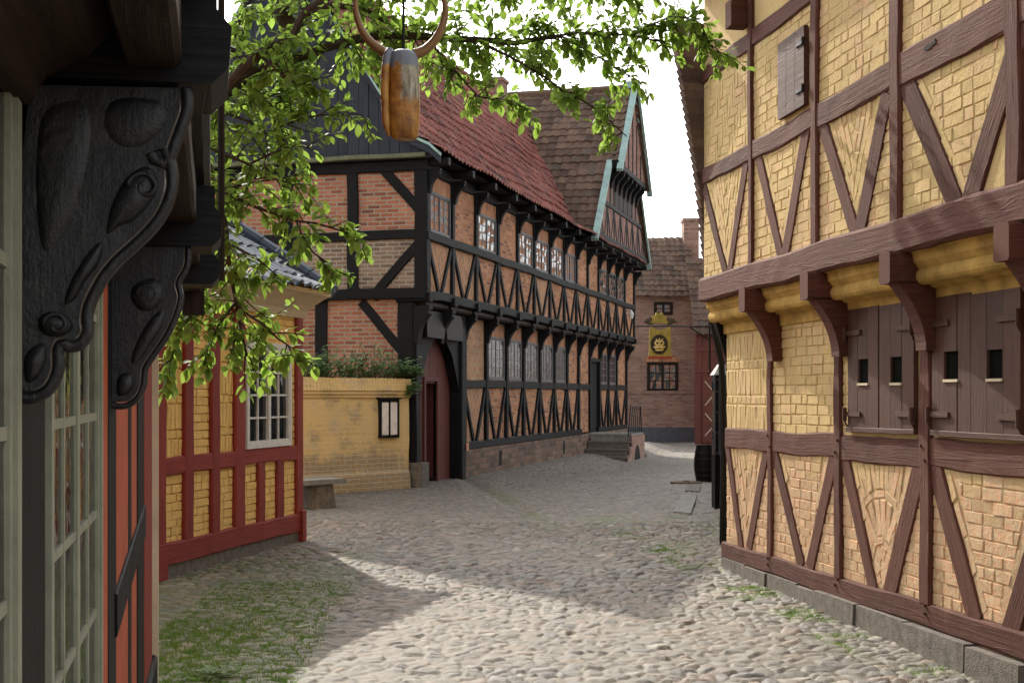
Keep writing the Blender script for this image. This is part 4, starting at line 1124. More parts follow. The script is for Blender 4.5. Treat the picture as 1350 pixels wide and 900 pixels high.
# roof with overhanging eaves, and the steep tiled slope at the far end
EZ = 5.62
mb = MB(); tile_sheet(mb, (-.35, RO-.42, EZ-.06), (1, 0, 0), [(0, 0, 0), (0, .45, .25), (0, 2.6, 2.9)], RL+.3, .22, .3); tile_sheet(mb, (-.35, 4.9, EZ-.06), (1, 0, 0), [(0, 0, 0), (0, -.45, .25), (0, -2.53, 2.9)], RL+.3, .22, .3, res=3)
rr_ = mb.build('roof', M['roof_brown'], rh)
mb = MB(); mb.extrude([(RO-.38, EZ-.09), (RO+.05, EZ+.12), (2.38, EZ+2.8), (4.85, EZ-.09)], -.3, RL-.1, 'x'); mb.build('roof_core', M['brown_soffit'], rr_)
edge = [(886, 30), (897, 90), (903, 128), (910, 172), (917, 215), (923, 262), (928, 310), (931, 350)]
fe = Fr(*fr.w(-.03, RO+.0), 1.0, .12)            # plane across the far end
ep = [fe.f(u, v) for u, v in edge]
pts = ep+[(0.12, ep[-1][1]), (0.12, ep[0][1])]
se = empty('x', (0, 0, 0)); bpy.data.objects.remove(se)
mb = MB(); n = len(ep)
for k in range(n-1):
    a, b = ep[k], ep[k+1]
    m2 = 4
    for j in range(m2):
        z0 = a[1]+(b[1]-a[1])*j/m2; z1 = a[1]+(b[1]-a[1])*(j+1)/m2; xx0 = a[0]+(b[0]-a[0])*j/m2; xx1 = a[0]+(b[0]-a[0])*(j+1)/m2
        c0 = fe.w(xx0-.012, 0); c1 = fe.w(xx1+.01, 0); d0 = fe.w(.2, 0); 
        def tol(X, Y): dx, dy = X-fr.ox, Y-fr.oy; return (dx*fr.ex[0]+dy*fr.ex[1], dx*fr.ey[0]+dy*fr.ey[1])
        A, B, D_ = tol(*c0), tol(*c1), tol(*d0)
        th_ = -.12
        mb.hexa([(B[0], B[1], z1), (D_[0], D_[1], z1), (D_[0]+th_, D_[1], z1), (B[0]+th_, B[1], z1), (A[0], A[1], z0), (D_[0], D_[1], z0), (D_[0]+th_, D_[1], z0), (A[0]+th_, A[1], z0)], tint=random.random())
mb.build('side_roof', M['roof_brown'], rh)
# jetty return and brace at the far end, shade put into black oak colour
mb = MB(); mb.hexa([(-.14, .06, 1.95), (-.02, .02, 1.95), (-.02, .5, 1.95), (-.14, .5, 1.95), (-.2, RO+.06, 2.58), (-.03, RO+.06, 2.58), (-.03, .5, 2.58), (-.2, .5, 2.58)]); mb.build('side_jetty', M['tarred_oak'], rh)

# ================================================================== YELLOW SMALL HOUSE
yo = (-.2695*11.57, 11.57)
fy = Fr(*yo, .235, 1.0)
yh = empty('small_yellow_house', (*yo, 0), fy.ang, label='small single-storey house with bright yellow panels, oxblood posts and blue glazed roof', cat='house')
YL = 3.27
mb = MB(); mb.box(0, YL, .03, 4.0, 0, 2.75); mb.build('core_wall', M['house_yellow'], yh)
yt = lambda name, p0, p1, w, off=-.02, jit=.012, **k: part_timber(name, (p0[0], off, p0[1]), (p1[0], off, p1[1]), w, .12, 'red_timber', yh, None, Y3, jit, .2, **k)
mid0, mid1 = fy.f(205, 616), fy.f(391, 595); s0, s1 = fy.f(212, 737), fy.f(391, 695)
wmid = .16; 
yt('sill_beam', (-.02, .235), (YL+.03, .235), .2, -.03)
yt('rail', (-.02, mid0[1]), (YL-.02, mid1[1]), wmid, -.022)
for ua, ub in ((206, 217), (241, 253), (277, 288), (308, 321), (389, 397)):
    x = fy.f((ua+ub)/2, 500)[0]; w_ = fy.f(ub, 500)[0]-fy.f(ua, 500)[0]
    yt('post', (x, .28), (x, 2.7), w_, -.026)
for ua, ub in ((339, 348), (364, 373)):
    x = fy.f((ua+ub)/2, 640)[0]; w_ = fy.f(ub, 640)[0]-fy.f(ua, 640)[0]
    yt('stud', (x, .3), (x, mid0[1]-.05), w_, -.02)
mb = MB(); mb.box(-.03, .12, -.06, .05, .02, .30); mb.build('corner_block', M['red_timber'], yh)
mb = MB(); mb.box(YL-.04, YL+.06, -.06, .05, .02, .36); mb.build('corner_block', M['red_timber'], yh)
px_ = [fy.f(u, 500)[0] for u in (212, 247, 282.5, 314.5, 393)]
br = MB()
for i, (a, b) in enumerate(zip(px_, px_[1:])):
    cvu = [(a, mid0[1]), (b, mid0[1]), (b, 2.66), (a, 2.66)]; cvl = [(a, .3), (b, .3), (b, mid0[1]), (a, mid0[1])]
    lay(br, cvu, ['sol', 'run', 'sol', 'run'][i], .015, rise=.0028); lay(br, cvl, 'run', .015, rise=.0028)
br.build('brickwork', M['house_yellow'], yh)
mb = MB(); mb.box(-.01, YL+.02, .0, .12, -.06, .14); mb.build('plinth', M['granite'], yh)
wx0, wx1 = fy.f(322, 500)[0], fy.f(381, 500)[0]; wz0, wz1 = fy.f(322, 592)[1], fy.f(350, 452)[1]
mb = MB(); mb.box(wx0-.02, wx1+.02, -.028, .06, wz0-.02, wz1+.02); 
window('window', yh, wx0, wx1, wz0, wz1, -.035, 'white_paint', 'glass', 2, 4, .045, .02, depth=.06)
mb = MB(); mb.box(wx0+.03, wx1-.03, .028, .036, wz0+.03, wz1-.03); mb.build('curtain', M['white_paint'], yh)
# cornice and glazed roof
zc = 2.60
def cor(x):
    return [(x, .03, zc-.10), (x, -.03, zc-.10), (x, -.07, zc-.02), (x, -.14, zc+.04), (x, -.28, zc+.12), (x, -.34, zc+.14), (x, -.34, zc+.18), (x, .03, zc+.18)]
mb = MB(); mb.rings([cor(-.15), cor(YL+.09)]); mb.build('cornice', M['cornice_cream'], yh)
mb = MB(); mb.box(YL+.01, YL+.08, .03, 3.9, zc-.1, zc+.18); mb.build('cornice', M['cornice_cream'], yh)
mb = MB(); RS = .52
tile_sheet(mb, (-.3, -.36, zc+.16), (1, 0, 0), [(0, 0, 0), (0, .32, .16), (0, 2.32, 1.50)], YL+.42, .24, .30, amp=.04)
tile_sheet(mb, (-.3, 4.4, zc+.16), (1, 0, 0), [(0, 0, 0), (0, -.35, .16), (0, -2.44, 1.50)], YL+.42, .24, .30, amp=.04, res=3)
ry_ = mb.build('roof', M['roof_blue'], yh)
mb = MB(); mb.extrude([(-.36, zc+.16), (1.96, zc+1.6), (4.3, zc+.16)], -.2, YL+.02, 'x'); mb.build('gable_wall', M['house_yellow'], ry_)
mb = MB(); 
for k in range(8):
    t0, t1 = k/8, (k+1)/8
    a = Vector((YL+.12, -.36, zc+.2)).lerp(Vector((YL+.12, 1.96, zc+1.72)), t0); b = Vector((YL+.12, -.36, zc+.2)).lerp(Vector((YL+.12, 1.96, zc+1.72)), t1+.02)
    mb.tube([a, b], [.085, .07], 10)
mb.tube([(-.3, 1.96, zc+1.72), (YL+.16, 1.96, zc+1.72)], .09, 8); mb.build('verge_tiles', M['roof_blue'], ry_)

# ================================================================== LEFT DARK HOUSE
LB, LM = .33, .2265
lo = (-LB-LM*1.2, 1.2)
fl = Fr(*lo, -LM, 1.0)
lh = empty('black_and_red_house', (*lo, 0), fl.ang, label='dark jettied house at the left edge with carved brackets, red panels and tall cream windows', cat='house')
LLEN = (7.2-1.2)*1.0253
OL = -.30                     # overhang
mb = MB(); mb.box(fl.f(131, 500)[0], LLEN, .0, 3.6, -.1, 2.5); mb.box(0, .2, .03, 3.6, -.1, 2.5); mb.box(0, fl.f(131, 500)[0], .7, 3.6, -.1, 2.5)
mb.build('core_wall', M['left_red'], lh)
def lx(u): return fl.f(u, 500)[0]
def lpost(ua, ub, mat='black_oak', off=-.005, name='post', z1=2.25):
    a, b = lx(ua), lx(ub); part_timber(name, ((a+b)/2, off, -.02), ((a+b)/2, off, z1), b-a, .14, mat, lh, None, Y3, .002)
lpost(22, 57); lpost(141.5, 152.5, off=-.003); lpost(168.5, 173, off=-.002); lpost(180, 188.5); lpost(188.8, 199, 'red_timber', -.006, 'corner_board')
mb = MB(); mb.box(LLEN+.0, LLEN+.05, -.035, .3, -.02, 2.2); mb.build('cream_board', M['cornice_cream'], lh)
pa, pb = fl.f(150, 810), fl.f(189, 685)
part_timber('brace', (pa[0], -.012, pa[1]), (pb[0], -.012, pb[1]), .15, .06, 'black_oak', lh, None, Y3, .003)
part_timber('sill_beam', (0, -.03, .12), (LLEN, -.03, .12), .24, .15, 'black_oak', lh, None, Y3)
def tallwin(xa_, xb_, z0, z1):
    w_ = window('window', lh, xa_, xb_, z0, z1, -.012, 'cream_paint', 'clear_glass', 2, 6, .045, .022, 2, .045, flush=True)
    mb = MB(); mb.box(xa_, xb_, .45, .47, z0, z1); mb.build('dark_room', M['dark'], w_)
tallwin(lx(60), lx(130.5), .40, 2.22)
tallwin(.25, lx(19), .40, 2.22)
mb = MB(); mb.box(.0, lx(131), -.02, .1, -.1, .395); mb.build('lower_panel', M['left_red'], lh)
part_timber('wall_plate', (0, -.03, 2.26), (LLEN, -.03, 2.26), .14, .2, 'black_oak', lh, None, Y3)

def profile_bracket(pix, u_wall, thick, name='carved_bracket'):
    """side profile drawn on the plane across the wall; a raised rim and a sunk field on its cheek"""
    x = lx(u_wall)
    poly = [fl.g(u, v, x) for u, v in pix]
    poly = [(min(y, .03), z) for y, z in poly]
    k0 = max(i_ for i_, p in enumerate(poly[:4]) if p[1] > max(q[1] for q in poly)-.02)
    head, tail = poly[:k0+1], poly[k0:]
    cut = next(i_ for i_ in range(1, len(tail)) if tail[i_][0] >= -.012) if any(p[0] >= -.012 for p in tail[1:]) else len(tail)-1
    curve = smooth(tail[:cut+1], 5, False); rest = tail[cut+1:]
    mb = MB(); mb.extrude(head[:-1]+curve+rest, x, x+thick, 'x'); b = mb.build(name, M['carved_oak'], lh, bevel=.010)
    sec = []
    for k in range(len(curve)):
        a, c = curve[max(k-1, 0)], curve[min(k+1, len(curve)-1)]; dx_, dz_ = c[0]-a[0], c[1]-a[1]; l_ = math.hypot(dx_, dz_) or 1
        nx_, nz_ = dz_/l_, -dx_/l_; p = curve[k]
        sec.append([(x+.003, p[0]+nx_*.003, p[1]+nz_*.003), (x-.006, p[0]+nx_*.006, p[1]+nz_*.006), (x-.007, p[0]+nx_*.013, p[1]+nz_*.013), (x-.005, p[0]+nx_*.020, p[1]+nz_*.020), (x+.003, p[0]+nx_*.024, p[1]+nz_*.024)])
    rim = MB(); rim.rings(sec); rim.build('carved_rim', M['carved_oak'], b, smooth=True)
    return x
def smooth(P, n=4, closed=True):
    out = []; m_n = len(P)
    for i_ in range(m_n if closed else m_n-1):
        g_ = (lambda k: P[k % m_n]) if closed else (lambda k: P[max(0, min(m_n-1, k))])
        p0, p1, p2, p3 = g_(i_-1), g_(i_), g_(i_+1), g_(i_+2)
        for k in range(n):
            t = k/n; out.append(tuple(.5*((2*p1[q])+(p2[q]-p0[q])*t+(2*p0[q]-5*p1[q]+4*p2[q]-p3[q])*t*t+(3*p1[q]-p0[q]-3*p2[q]+p3[q])*t**3) for q in (0, 1)))
    if not closed: out.append(tuple(P[-1]))
    return out
def lobe(mb, pix, x, h=.012):
    """a raised rounded relief drawn as an outline and domed outwards"""
    P = smooth([fl.g(u, v, x) for u, v in pix], 4); cy = sum(p[0] for p in P)/len(P); cz = sum(p[1] for p in P)/len(P)
    rings_ = [[(x+.004-h*math.sin(t*math.pi/2), cy+(y-cy)*math.cos(t*math.pi/2), cz+(z-cz)*math.cos(t*math.pi/2)) for y, z in P] for t in (0, .25, .5, .75, .97)]
    mb.rings(rings_, capa=False)
# big bracket
big_pix = [(40, 112), (236, 116), (237, 140), (228, 168), (219, 192), (213, 207), (208, 198), (214, 215), (217, 232), (215, 252), (206, 275), (190, 297), (168, 318), (146, 338), (128, 360), (114, 385), (107, 402), (104, 420), (105, 436), (97, 446), (84, 444), (72, 448), (66, 462), (66, 485), (57, 505), (40, 514), (20, 512), (18, 300)]
xb1 = profile_bracket(big_pix, 24, .20)
sc = MB()
def scroll(mb, u, v, x, r, turns=1.4, w=.012):
    y, z = fl.g(u, v, x); pts = []
    for i in range(26):
        t = i/25*turns*2*math.pi; rr = r*(1-i/25*.85); pts.append((x+.003, y+rr*math.cos(t), z+rr*math.sin(t)))
    mb.tube(pts, w*.6, 6)
scroll(sc, 190, 246, xb1-.016, .028, 1.2, .008); scroll(sc, 74, 428, xb1-.018, .022, 1.2, .007)
lobe(sc, [(150, 262), (168, 232), (192, 218), (206, 228), (208, 250), (196, 272), (176, 292), (156, 300), (140, 310), (142, 286)], xb1, .022)
lobe(sc, [(118, 330), (136, 318), (132, 345), (112, 372), (98, 396), (84, 402), (92, 372)], xb1, .018)
lobe(sc, [(78, 412), (92, 418), (96, 432), (86, 442), (66, 444), (52, 436), (50, 420), (62, 411)], xb1, .024)
lobe(sc, [(50, 452), (62, 456), (60, 480), (48, 500), (34, 504), (32, 470)], xb1, .018)
lobe(sc, [(150, 130), (205, 130), (222, 150), (210, 178), (180, 196), (150, 190), (135, 160)], xb1, .014)
lobe(sc, [(60, 140), (110, 128), (122, 170), (112, 240), (90, 300), (60, 340), (48, 300), (46, 200)], xb1, .012)
sc.build('carved_scroll', M['carved_oak'], lh, smooth=True)
small_pix = [(146, 325), (243, 325), (241, 350), (230, 372), (233, 392), (228, 412), (215, 440), (196, 468), (186, 485), (184, 505), (178, 520), (168, 528), (158, 530), (146, 528)]
xb2 = profile_bracket(small_pix, 146, .22)
sc = MB(); scroll(sc, 194, 388, xb2-.016, .034, 1.4, .008)
lobe(sc, [(176, 376), (200, 366), (214, 376), (214, 396), (200, 410), (182, 408), (172, 392)], xb2, .022)
lobe(sc, [(200, 418), (216, 408), (214, 430), (196, 458), (180, 480), (172, 476), (182, 446)], xb2, .018)
lobe(sc, [(156, 495), (172, 492), (176, 508), (168, 520), (154, 520)], xb2, .018)
sc.build('carved_scroll', M['carved_oak'], lh, smooth=True)
# joists and jetty
for xx, th_ in ((xb1-.02, .26), (xb2-.02, .26), (xb2+1.5, .24)):
    zt = fl.g(236, 112, xb1)[1] if xx < xb2-.5 else fl.g(243, 325, xb2)[1]
    mb = MB(); n0 = [(-.02+.05, zt), (OL-.02, zt), (OL-.05, zt+.03), (OL-.055, zt+.10), (OL-.03, zt+.13), (OL-.03, zt+.2), (.05, zt+.2)]
    mb.extrude(n0, xx, xx+th_, 'x'); mb.build('joist', M['tarred_oak'], lh, bevel=.012)
zj = fl.g(243, 325, xb2)[1]
part_timber('jetty_beam', (0.0, OL-.015, zj+.32), (LLEN+.02, OL-.015, zj+.32), .22, .2, 'tarred_oak', lh, None, Y3, .008)
part_timber('jetty_moulding', (0.0, OL+.03, zj+.14), (LLEN+.02, OL+.03, zj+.14), .12, .1, 'brown_soffit', lh, None, Y3, .006)
mb = MB(); mb.box(0, LLEN, OL+.04, .1, zj+.19, zj+.23); mb.build('soffit', M['brown_soffit'], lh)
for a, b in ((0.0, xb1-.03), (xb1+.27, xb2-.03), (xb2+.27, xb2+1.45)):
    if b-a < .1: continue
    pts = [(.03, zj+.0), (-.02, zj+.0), (-.05, zj+.05), (-.12, zj+.09), (-.17, zj+.15), (-.2, zj+.2), (.03, zj+.2)]
    mb = MB(); mb.extrude(pts, a, b, 'x'); mb.build('coved_moulding', M['brown_soffit'], lh)
mb = MB(); mb.box(0, LLEN, OL+.03, 3.6, zj+.24, 4.6); mb.build('upper_wall', M['left_red'], lh)
for x in (xb1+.1, xb2+.1, xb2+1.6, LLEN-.1):
    part_timber('upper_post', (x, OL, zj+.42), (x, OL, 4.6), .2, .1, 'tarred_oak', lh, None, Y3, .006)
part_timber('upper_rail', (0, OL-.005, zj+1.25), (LLEN, OL-.005, zj+1.25), .16, .1, 'tarred_oak', lh, None, Y3)
part_timber('end_board', (LLEN+.03, OL+.02, zj-.05), (LLEN+.03, OL+.02, 4.6), .05, .12, 'brown_soffit', lh, None, Y3, .002)
mb = MB(); mb.tube([(LLEN+.05, OL-.07, 2.28), (LLEN+.05, OL-.07, 4.6)], .02, 8); mb.build('conduit', M['brown_soffit'], lh)
mb = MB(); mb.extrude([(OL-.3, 4.55), (1.6, 6.6), (3.9, 4.55)], -.1, LLEN+.2, 'x'); mb.build('roof', M['roof_brown'], lh)
mb = MB(); mb.tube([(LLEN, OL, 3.6), (LLEN+.20, OL-.14, 3.6)], .018, 6); mb.build('iron_peg', M['iron'], lh)

# ================================================================== FAR BRICK HOUSE, RED GATEHOUSE
fd = 52.6
def fx(u, D=fd): return (u-U0)/F*D
def fzv(v, D=fd): return H+(V0-v)/F*D
bh_ = empty('brick_house', (fx(835), fd, -.25), 0, label='plain red brick house with brown tiled roof and chimney closing the end of the street', cat='house')
x0, x1 = 0, fx(917)-fx(835)
zE = fzv(388)+.25; zR = fzv(313, fd+2.4)+.25
mb = MB(); mb.box(x0-3, x1, 0, 5, 0, zE); mb.build('wall', M['far_brick'], bh_)
mb = MB(); mb.box(x0-3, x1+.02, -.05, 0, 0, fzv(563)+.25); mb.build('tarred_base', M['grey_paint'], bh_)
mb = MB(); mb.box(x0-3, x1+.01, -.04, 0, fzv(519)+.25, fzv(515)+.25); mb.build('string_course', M['far_brick'], bh_)
mb = MB(); tile_sheet(mb, (-3.2, -.35, zE-.1), (1, 0, 0), [(0, 0, 0), (0, 2.75, zR-zE+.1)], x1+3.25, .26, .33, amp=.04, step=.03)
tile_sheet(mb, (-3.2, 5.8, zE-.1), (1, 0, 0), [(0, 0, 0), (0, -3.05, zR-zE+.1)], x1+3.25, .26, .33, res=3)
rb = mb.build('roof', M['roof_brown'], bh_)
mb = MB(); mb.extrude([(-.2, zE-.02), (2.4, zR-.1), (5.5, zE-.02)], -3, x1, 'x'); mb.build('gable_wall', M['far_brick'], rb)
mb = MB(); xc = fx(919)-fx(835); mb.box(xc-.28, xc+.35, 1.9, 2.7, zR-1.6, fzv(290, fd+2)+.25); mb.box(xc-.32, xc+.39, 1.86, 2.74, fzv(292, fd+2)+.25, fzv(289, fd+2)+.28); mb.build('chimney', M['far_brick'], rb)
def fw(ua, ub, va, vb, rows, cols, name='window'):
    window(name, bh_, fx(ua)-fx(835), fx(ub)-fx(835), fzv(vb)+.25, fzv(va)+.25, -.03, 'brown_soffit', 'glass', cols, rows, .07, .03)
fw(853, 894, 477, 516, 3, 2); fw(862, 887, 398, 415, 2, 1)
mb = MB(); a, b = fx(851)-fx(835), fx(896)-fx(835); z = fzv(477)+.25
arc = [(a+(b-a)*t, z+.12+.16*math.sin(math.pi*t)) for t in [i/8 for i in range(9)]]+[(b-(b-a)*t, z+.0) for t in (0, 1)]
mb.extrude(arc, -.035, .0, 'y'); mb.build('window_arch', M['orange_soldier'], bh_)
# red boarded building right of it
Dr = 50.0
rg = empty('red_boarded_building', (fx(917, Dr), Dr, -.25), 0, label='dark red boarded building with pale crosses on its doors beside the brick house', cat='building')
mb = MB(); wv_ = 4.0; x = 0
while x < wv_: mb.box(x+.005, x+.24, random.random()*.01, .3, 0, 4.2); x += .25
mb.build('board_wall', M['gate_red'], rg)
mb = MB(); tile_sheet(mb, (-.1, -.4, 4.15), (1, 0, 0), [(0, 0, 0), (0, 2.6, 3.1)], 4.4, .26, .33, amp=.04, step=.03); mb.build('roof', M['roof_brown'], rg)
for k in range(2):
    a = .25+k*1.05
    d = MB(); d.box(a, a+.95, -.05, -.01, .1, 2.6); dd = d.build('door', M['gate_red'], rg)
    d = MB()
    for za, zb in ((.35, 1.2), (1.5, 2.4)):
        for s_ in (0, 1):
            d.timber((a+.1, -.055-s_*.002, za if s_ else zb), (a+.85, -.055-s_*.002, zb if s_ else za), (0, 0, 1), (0, 1, 0), .05, .02, .002, .5)
    d.build('cross_batten', M['cornice_cream'] if k == 0 else M['gate_red'], dd)
for zz in (2.8, 3.6): part_timber('rail', (0, -.04, zz), (4, -.04, zz), .14, .08, 'gate_red', rg, None, Y3)

# neighbour behind the right house: dark timber front seen edge-on, glazed cabinet, barrel
nb = empty('dark_timber_house', (3.05, 17.0, 0), math.atan2(-1, -.155)+0, label='dark timber house front seen edge-on behind the yellow timbered house', cat='house')
nb.location = (4.0, 24.5, -.05); nb.rotation_euler = (0, 0, math.atan2(-1.0, -.16))
mb = MB(); mb.box(0, 9.0, 0, 3, -.3, 3.6); mb.build('wall', M['tarred_oak'], nb)
mb = MB(); mb.extrude([(-.3, 3.6), (1.5, 5.2), (3.3, 3.6)], -.2, 9.2, 'x'); mb.build('roof', M['roof_brown'], nb)
for k in range(6): part_timber('post', (.2+k*1.7, -.05, -.2), (.2+k*1.7, -.05, 3.6), .16, .06, 'black_oak', nb, None, Y3)
part_timber('rail', (0, -.04, 1.1), (9, -.04, 1.1), .16, .06, 'black_oak', nb, None, Y3)

Dc = 19.0
cb = empty('glazed_cabinet', ((950-U0)/F*Dc, Dc, 0), 0, label='tall narrow dark glazed cabinet with white hood at the corner of the yellow timbered house', cat='cabinet')
hw_ = 7.5/F*Dc
zt_, zb_ = H+(V0-494)/F*Dc, H+(V0-600)/F*Dc
mb = MB()
for sx in (-hw_, -hw_*.2, hw_): mb.box(sx-.012, sx+.012, -.01, .012, zb_, zt_)
for v in (500, 516, 543, 570, 597): z = H+(V0-v)/F*Dc; mb.box(-hw_, hw_, -.012, .01, z-.008, z+.008)
mb.build('glazing_bars', M['grey_paint'], cb)
mb = MB(); mb.box(-hw_, hw_+.1, .0145, .3, zb_, zt_); mb.build('glass_case', M['glass'], cb)
mb = MB(); mb.box(-hw_, hw_+.1, -.01, .32, -.02, zb_); mb.build('base', M['tarred_oak'], cb)
mb = MB(); q = hw_+.02; zz = H+(V0-480)/F*Dc
mb.hexa([(-q, -.05, zt_), (q+.1, -.05, zt_), (q+.1, .35, zt_), (-q, .35, zt_), (-q*.1, .05, zz), (q*.9+.05, .05, zz), (q*.9+.05, .25, zz), (-q*.1, .25, zz)]); mb.build('hood', M['white_paint'], cb)
# dark pole at the corner
pl_ = MB(); Dp = 14.5; xp = (953.5-U0)/F*Dp
pl_.tube([(xp, Dp, 0), (xp+.01, Dp, 1.2), (xp-.02, Dp, 2.0), (xp-.13, Dp, 2.5)], [.045, .04, .035, .035], 8)
pl_.build('timber_pole', M['tarred_oak'], label='crooked dark timber pole standing against the far corner of the yellow timbered house', cat='pole')
# barrel
Db = 1.65*F/115+.4
ba = empty('barrel', ((932-U0)/F*Db, Db, float(gz(3.7, Db))+.0), 0, label='small black wooden barrel standing by the right-hand wall', cat='barrel')
hb, rbm = 49/F*Db, 17/F*Db
mb = MB(); RR = []
for k in range(11):
    t = k/10; r = rbm*(.80+.20*math.sin(math.pi*t)); RR.append([(r*math.cos(a), r*math.sin(a), t*hb) for a in [i*math.pi/16 for i in range(32)]])
mb.rings(RR, capb=False); mb.rings([[(rbm*.78*math.cos(a), rbm*.78*math.sin(a), hb-.03) for a in [i*math.pi/16 for i in range(32)]], [(rbm*.01*math.cos(a), rbm*.01*math.sin(a), hb-.03) for a in [i*math.pi/16 for i in range(32)]]])
mb.build('staves', M['tarred_oak'], ba, smooth=True)
for t in (.06, .2, .36, .66, .82, .95):
    r = rbm*(.80+.20*math.sin(math.pi*t))+.004
    mb = MB(); mb.rings([[(r*q*math.cos(a), r*q*math.sin(a), t*hb+dz) for a in [i*math.pi/16 for i in range(32)]] for q, dz in ((1, -.018), (1, .018))], capa=False, capb=False)
    mb.build('hoop', M['iron'], ba, smooth=True)
# disc lid, stone slab
Dl = 1.65*F/116.5; xl_ = (905-U0)/F*Dl
mb = MB(); n = 24
mb.rings([[(r*math.cos(a), r*math.sin(a)*.95, z) for a in [i*2*math.pi/n for i in range(n)]] for r, z in ((.30, 0), (.30, .03), (.28, .04), (.06, .042), (.055, .06), (.01, .062))])
mb.build('wooden_lid', timber_mat('lid_wood', (.05, .028, .014), (.085, .048, .024), (.12, .07, .035), .8, .5), loc=(xl_, Dl, float(gz(xl_, Dl))+.012), label='round brown wooden lid lying on the cobbles before the barrel', cat='lid', bevel=.004)
Dsl = 1.65*F/148; 
def gp(u, v, z=0): D = (H-z)*F/(v-V0); return ((u-U0)/F*D, D)
mb = MB(); q = [gp(888, 678), gp(911, 680), gp(919, 656), gp(899, 655)]
mb.extrude([(a-q[0][0], b-q[0][1]) for a, b in q], 0, .06, 'z'); sl_o = mb.build('stone_slab', M['slab'], loc=(q[0][0], q[0][1], -.012), bevel=.008, label='flat rectangular stone slab bridging the gutter on the right', cat='stone slab')
mb = MB(); q = [gp(903, 649), gp(922, 650), gp(924, 640), gp(909, 640)]
mb.extrude([(a-q[0][0], b-q[0][1]) for a, b in q], 0, .05, 'z'); mb.build('stone_slab', M['granite'], loc=(q[0][0], q[0][1], -.012), bevel=.008, label='small dark slab over the gutter between the lid and the pale slab', cat='stone slab')
# ================================================================== BAKERY SIGN
Ds = 16.0
def sx_(u): return (u-U0)/F*Ds
def sz_(v): return H+(V0-v)/F*Ds
sg = empty('bakery_sign', (sx_(870), Ds, sz_(430)), 0, label='golden shield trade sign with black disc and pretzel hanging from a thin iron rod', cat='sign')
S = Ds/F
gold = flat_mat('faded_gold', (.29, .26, .075), .55, .3, 12, .3); red_s = flat_mat('sign_red', (.30, .06, .04), .6, .3)
out = [(-17, -41), (-15, -37), (-12, -36), (-12, 0), (-13, 6), (-9, 3), (-6, 1), (6, 1), (9, 3), (13, 6), (14, 0), (14, -36), (17, -37), (18, -41), (15, -42), (14, -39), (-13, -39), (-14, -42)]
out = [(a*S, b*S) for a, b in [(-16, -40), (16, -40), (14.5, -34), (14.5, -6), (13, 0), (6, -4), (0, -5), (-6, -4), (-12, 0), (-14, -6), (-14.5, -34)]]
mb = MB(); mb.extrude(out, -.012, .012, 'y'); mb.build('shield', gold, sg, bevel=.004)
mb = MB(); mb.box(-15.5*S, 15.5*S, -.016, .016, -43*S, -39.5*S); mb.build('lower_band', red_s, sg)
mb = MB(); disc = [(-1*S+11.2*S*math.cos(t), -24*S+13*S*math.sin(t)) for t in [i*2*math.pi/28 for i in range(28)]]; mb.extrude(disc, -.020, -.011, 'y'); ds = mb.build('black_disc', flat_mat('black_enamel', (.012, .012, .013), .4), sg)
pz = MB()
def pc_(a, b): return (a*S-1*S, -.028, b*S-24*S)
for s_ in (-1, 1):
    pz.tube([pc_(s_*(2.9+2.6*math.cos(t)), 1.6+2.5*math.sin(t)) for t in [i*2*math.pi/14 for i in range(15)]], .011, 8)
    pz.tube([pc_(s_*1, -1), pc_(s_*4, -3.5), pc_(s_*7.5, -3.2)], .011, 8)
pz.tube([pc_(-6, -5), pc_(-3, -4), pc_(0, -3.6), pc_(3, -4), pc_(6, -5)], .013, 8)
pz.tube([pc_(-5, -7.5), pc_(5, -7.5)], .012, 8)
for a in (-4.5, 0, 4.5): pz.tube([pc_(a*.6, 4.8), pc_(a, 8.3 if a == 0 else 7.4)], [.012, .005], 6)
pz.tube([pc_(-3.6, 5), pc_(3.6, 5)], .009, 6)
pz.build('pretzel_emblem', flat_mat('pale_gold', (.62, .52, .24), .5), ds, smooth=True)
cr = MB(); pts = []
for i in range(25):
    t = math.pi*i/24; r = 11+1.3*math.cos(t*10); pts.append((r*math.cos(t)*S-1*S, (4+r*1.25*math.sin(t))*S))
cr.extrude(pts, -.025, .025, 'y'); cr.build('crown', gold, sg, bevel=.005)
for s_ in (-1, 1):
    lf = MB()
    for i in range(5):
        a = R(20+i*30); lf.tube([(s_*12*S, 0, 3*S), (s_*(12+8*math.cos(a))*S, 0, (4+8*math.sin(a))*S), (s_*(12+11*math.cos(a))*S, 0, (2+9*math.sin(a))*S)], [.018, .02, .004], 6)
    lf.build('leaf_scroll', M['grey_oak'], sg, smooth=True)
for s_ in (-1, 1):
    mb = MB(); mb.tube([(s_*11*S, 0, 0), (s_*11*S, 0, -11*S)], .006, 6); mb.build('hanger', M['iron'], sg)
mb = MB(); mb.tube([(sx_(834)-sx_(870), 0, 0), (sx_(936)-sx_(870), 0, 0)], .009, 8); mb.tube([(sx_(909)-sx_(870), 0, -.01), (sx_(935)-sx_(870), 0, -.17)], .008, 6)
mb.tube([(sx_(935)-sx_(870), 0, .05), (sx_(936)-sx_(870), 0, -.55)], .012, 6); mb.tube([(sx_(935)-sx_(870), 0, 0), (sx_(958)-sx_(870), -.5, 0)], .012, 6)
mb.build('iron_rod', M['iron'], sg)

